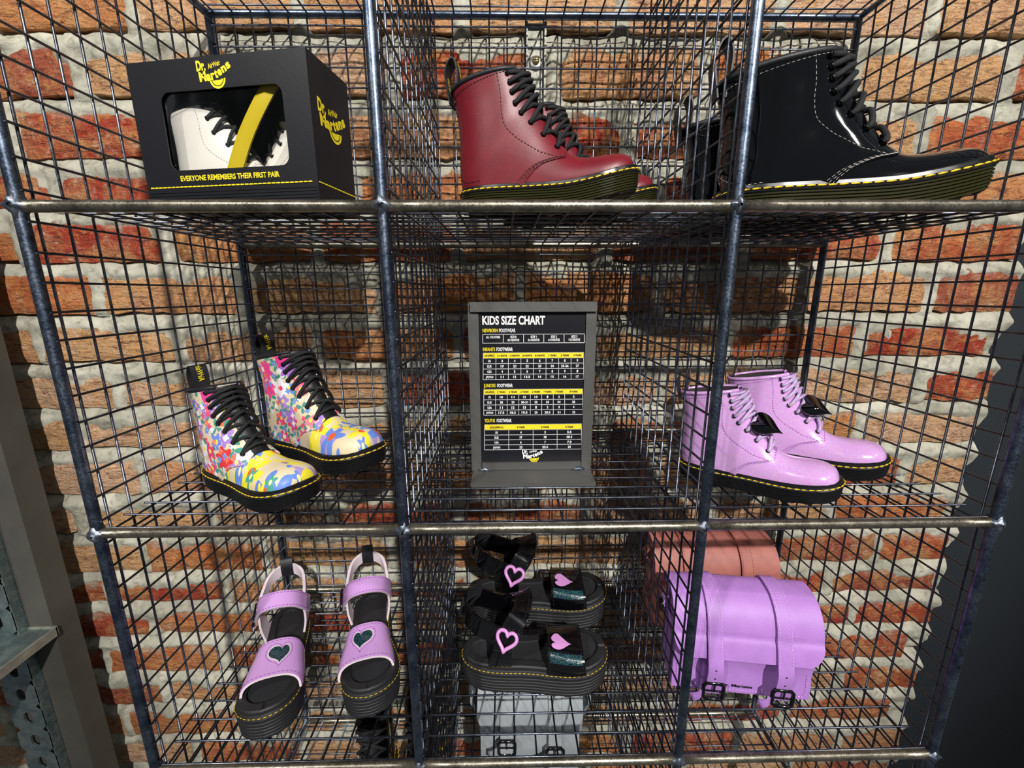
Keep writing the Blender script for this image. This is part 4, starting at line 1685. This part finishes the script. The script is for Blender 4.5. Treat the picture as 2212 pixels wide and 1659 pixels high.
def table(x0, x1, ys, xcols, header, rows, drift, head_cap=15):
    lw = 3.2
    y0, y1 = ys[0], ys[-1]
    if header:
        crect(GY, x0, ys[0], x1, ys[1])
    for y in ys:
        crect(GW, x0, y - lw / 2, x1, y + lw / 2)
    for x in xcols:
        crect(GW, x - lw / 2, ys[1] if header and x not in (x0, x1) else y0, x + lw / 2, y1)
    if header:
        for i, s in enumerate(header):
            ct(GB, s, (xcols[i] + xcols[i + 1]) / 2, (ys[0] + ys[1]) / 2 + head_cap / 2, head_cap, mp=cm2, width=min(.8 * (xcols[i + 1] - xcols[i]), 10 * len(s)))
    for j, row in enumerate(rows):
        k = j + (1 if header else 0)
        for i, s in enumerate(row):
            ct(GW, s, (xcols[i] + xcols[i + 1]) / 2, (ys[k] + ys[k + 1]) / 2 + 10, 20, width=min(.62 * (xcols[i + 1] - xcols[i]), 13 * len(s)))


ct(GW, 'KIDS SIZE CHART', 190, 273, 68, 'l', 530, .035)
for y, a, b_, wa, wb in ((338, 'NEWBORN', 'FOOTWEAR', 130, 140), (496, 'INFANTS', 'FOOTWEAR', 104, 140), (801, 'JUNIORS', 'FOOTWEAR', 104, 136), (1097, 'YOUTHS', 'FOOTWEAR', 94, 132)):
    x = 192 + 18 * (y - 338) / 760
    ct(GY, a, x, y, 29, 'l', wa, .03)
    ct(GW, b_, x + wa + 10, y, 29, 'l', wb, .03)
xc = [194, 368, 540, 712, 885, 1058]
crect(GW, 194, 354, 1058, 358)
crect(GW, 194, 428, 1058, 432)
for x in xc:
    crect(GW, x - 2, 354, x + 2, 432)
ct(GW, 'ALL COUNTRIES', 281, 389, 19, width=120)
for i, (s1, s2) in enumerate((('SIZE 0', '0-3 MONTHS'), ('SIZE 1', '3-6 MONTHS'), ('SIZE 2', '6-9 MONTHS'), ('SIZE 3', '9-12 MONTHS'))):
    xm = (xc[i + 1] + xc[i + 2]) / 2
    ct(GW, s1, xm, 387, 19, width=52)
    ct(GW, s2, xm, 414, 19, width=98)
table(198, 1052, [512, 557, 602, 647, 692, 738], [198, 306, 412, 518, 624, 731, 838, 944, 1052],
      ['AGE (APPROX)', '12-15 MONTHS', '12-18 MONTHS', '18-24 MONTHS', '18-24 MONTHS', '2 YEARS', '3 YEARS', '4 YEARS'],
      [['UK', '3', '4', '5', '6', '7', '8', '9'], ['EUR', '19', '21', '22', '23', '24', '25-26', '27'], ['USA', '4', '5', '6', '7', '8', '9', '1'], ['JAPAN', '11', '12', '13.5', '14', '15', '16', '17']], 0)
table(204, 1043, [820, 863, 907, 951, 995, 1038], [204, 304, 402, 500, 598, 695, 793, 890, 1043],
      ['AGE (APPROX)', '5 YEARS', '6 YEARS', '6 YEARS', '6 YEARS', '7 YEARS', '7 YEARS', '8 YEARS'],
      [['UK', '10', '11', '12', '13', '1', '2', '3'], ['EUR', '28', '29', '30-31', '32', '33', '34', '36'], ['USA', '11', '12', '13', '1', '2', '3', '4'], ['JAPAN', '17.5', '18.5', '19.5', '20', '20.5', '21', '22']], 0)
table(211, 1033, [1117, 1163, 1206, 1248, 1290, 1332], [211, 416, 622, 826, 1033],
      ['AGE (APPROX)', '8 YEARS', '8 YEARS', '8 YEARS'],
      [['UK', '4', '5', '5.5'], ['EUR', '37', '38', '38.5'], ['USA', '6', '7', '7.5'], ['JAPAN', '23', '23.5', '24']], 0, 17)
lx, lz = cc(530, 1442)
a_, _ = cc(712, 1400)
gl = G()
put_logo(gl, lx, lz, a_ - lx, cm, 0, 1)
tag(gl.build('printed_logo', [M['print_white'], M['print_yellow']], chart, smooth=False), kind='stuff')
tag(GW.build('white_lettering', M['print_white'], chart, smooth=False), kind='stuff')
tag(GY.build('yellow_lettering', M['print_yellow'], chart, smooth=False), kind='stuff')
tag(GB.build('black_lettering', M['print_black'], chart, smooth=False), kind='stuff')
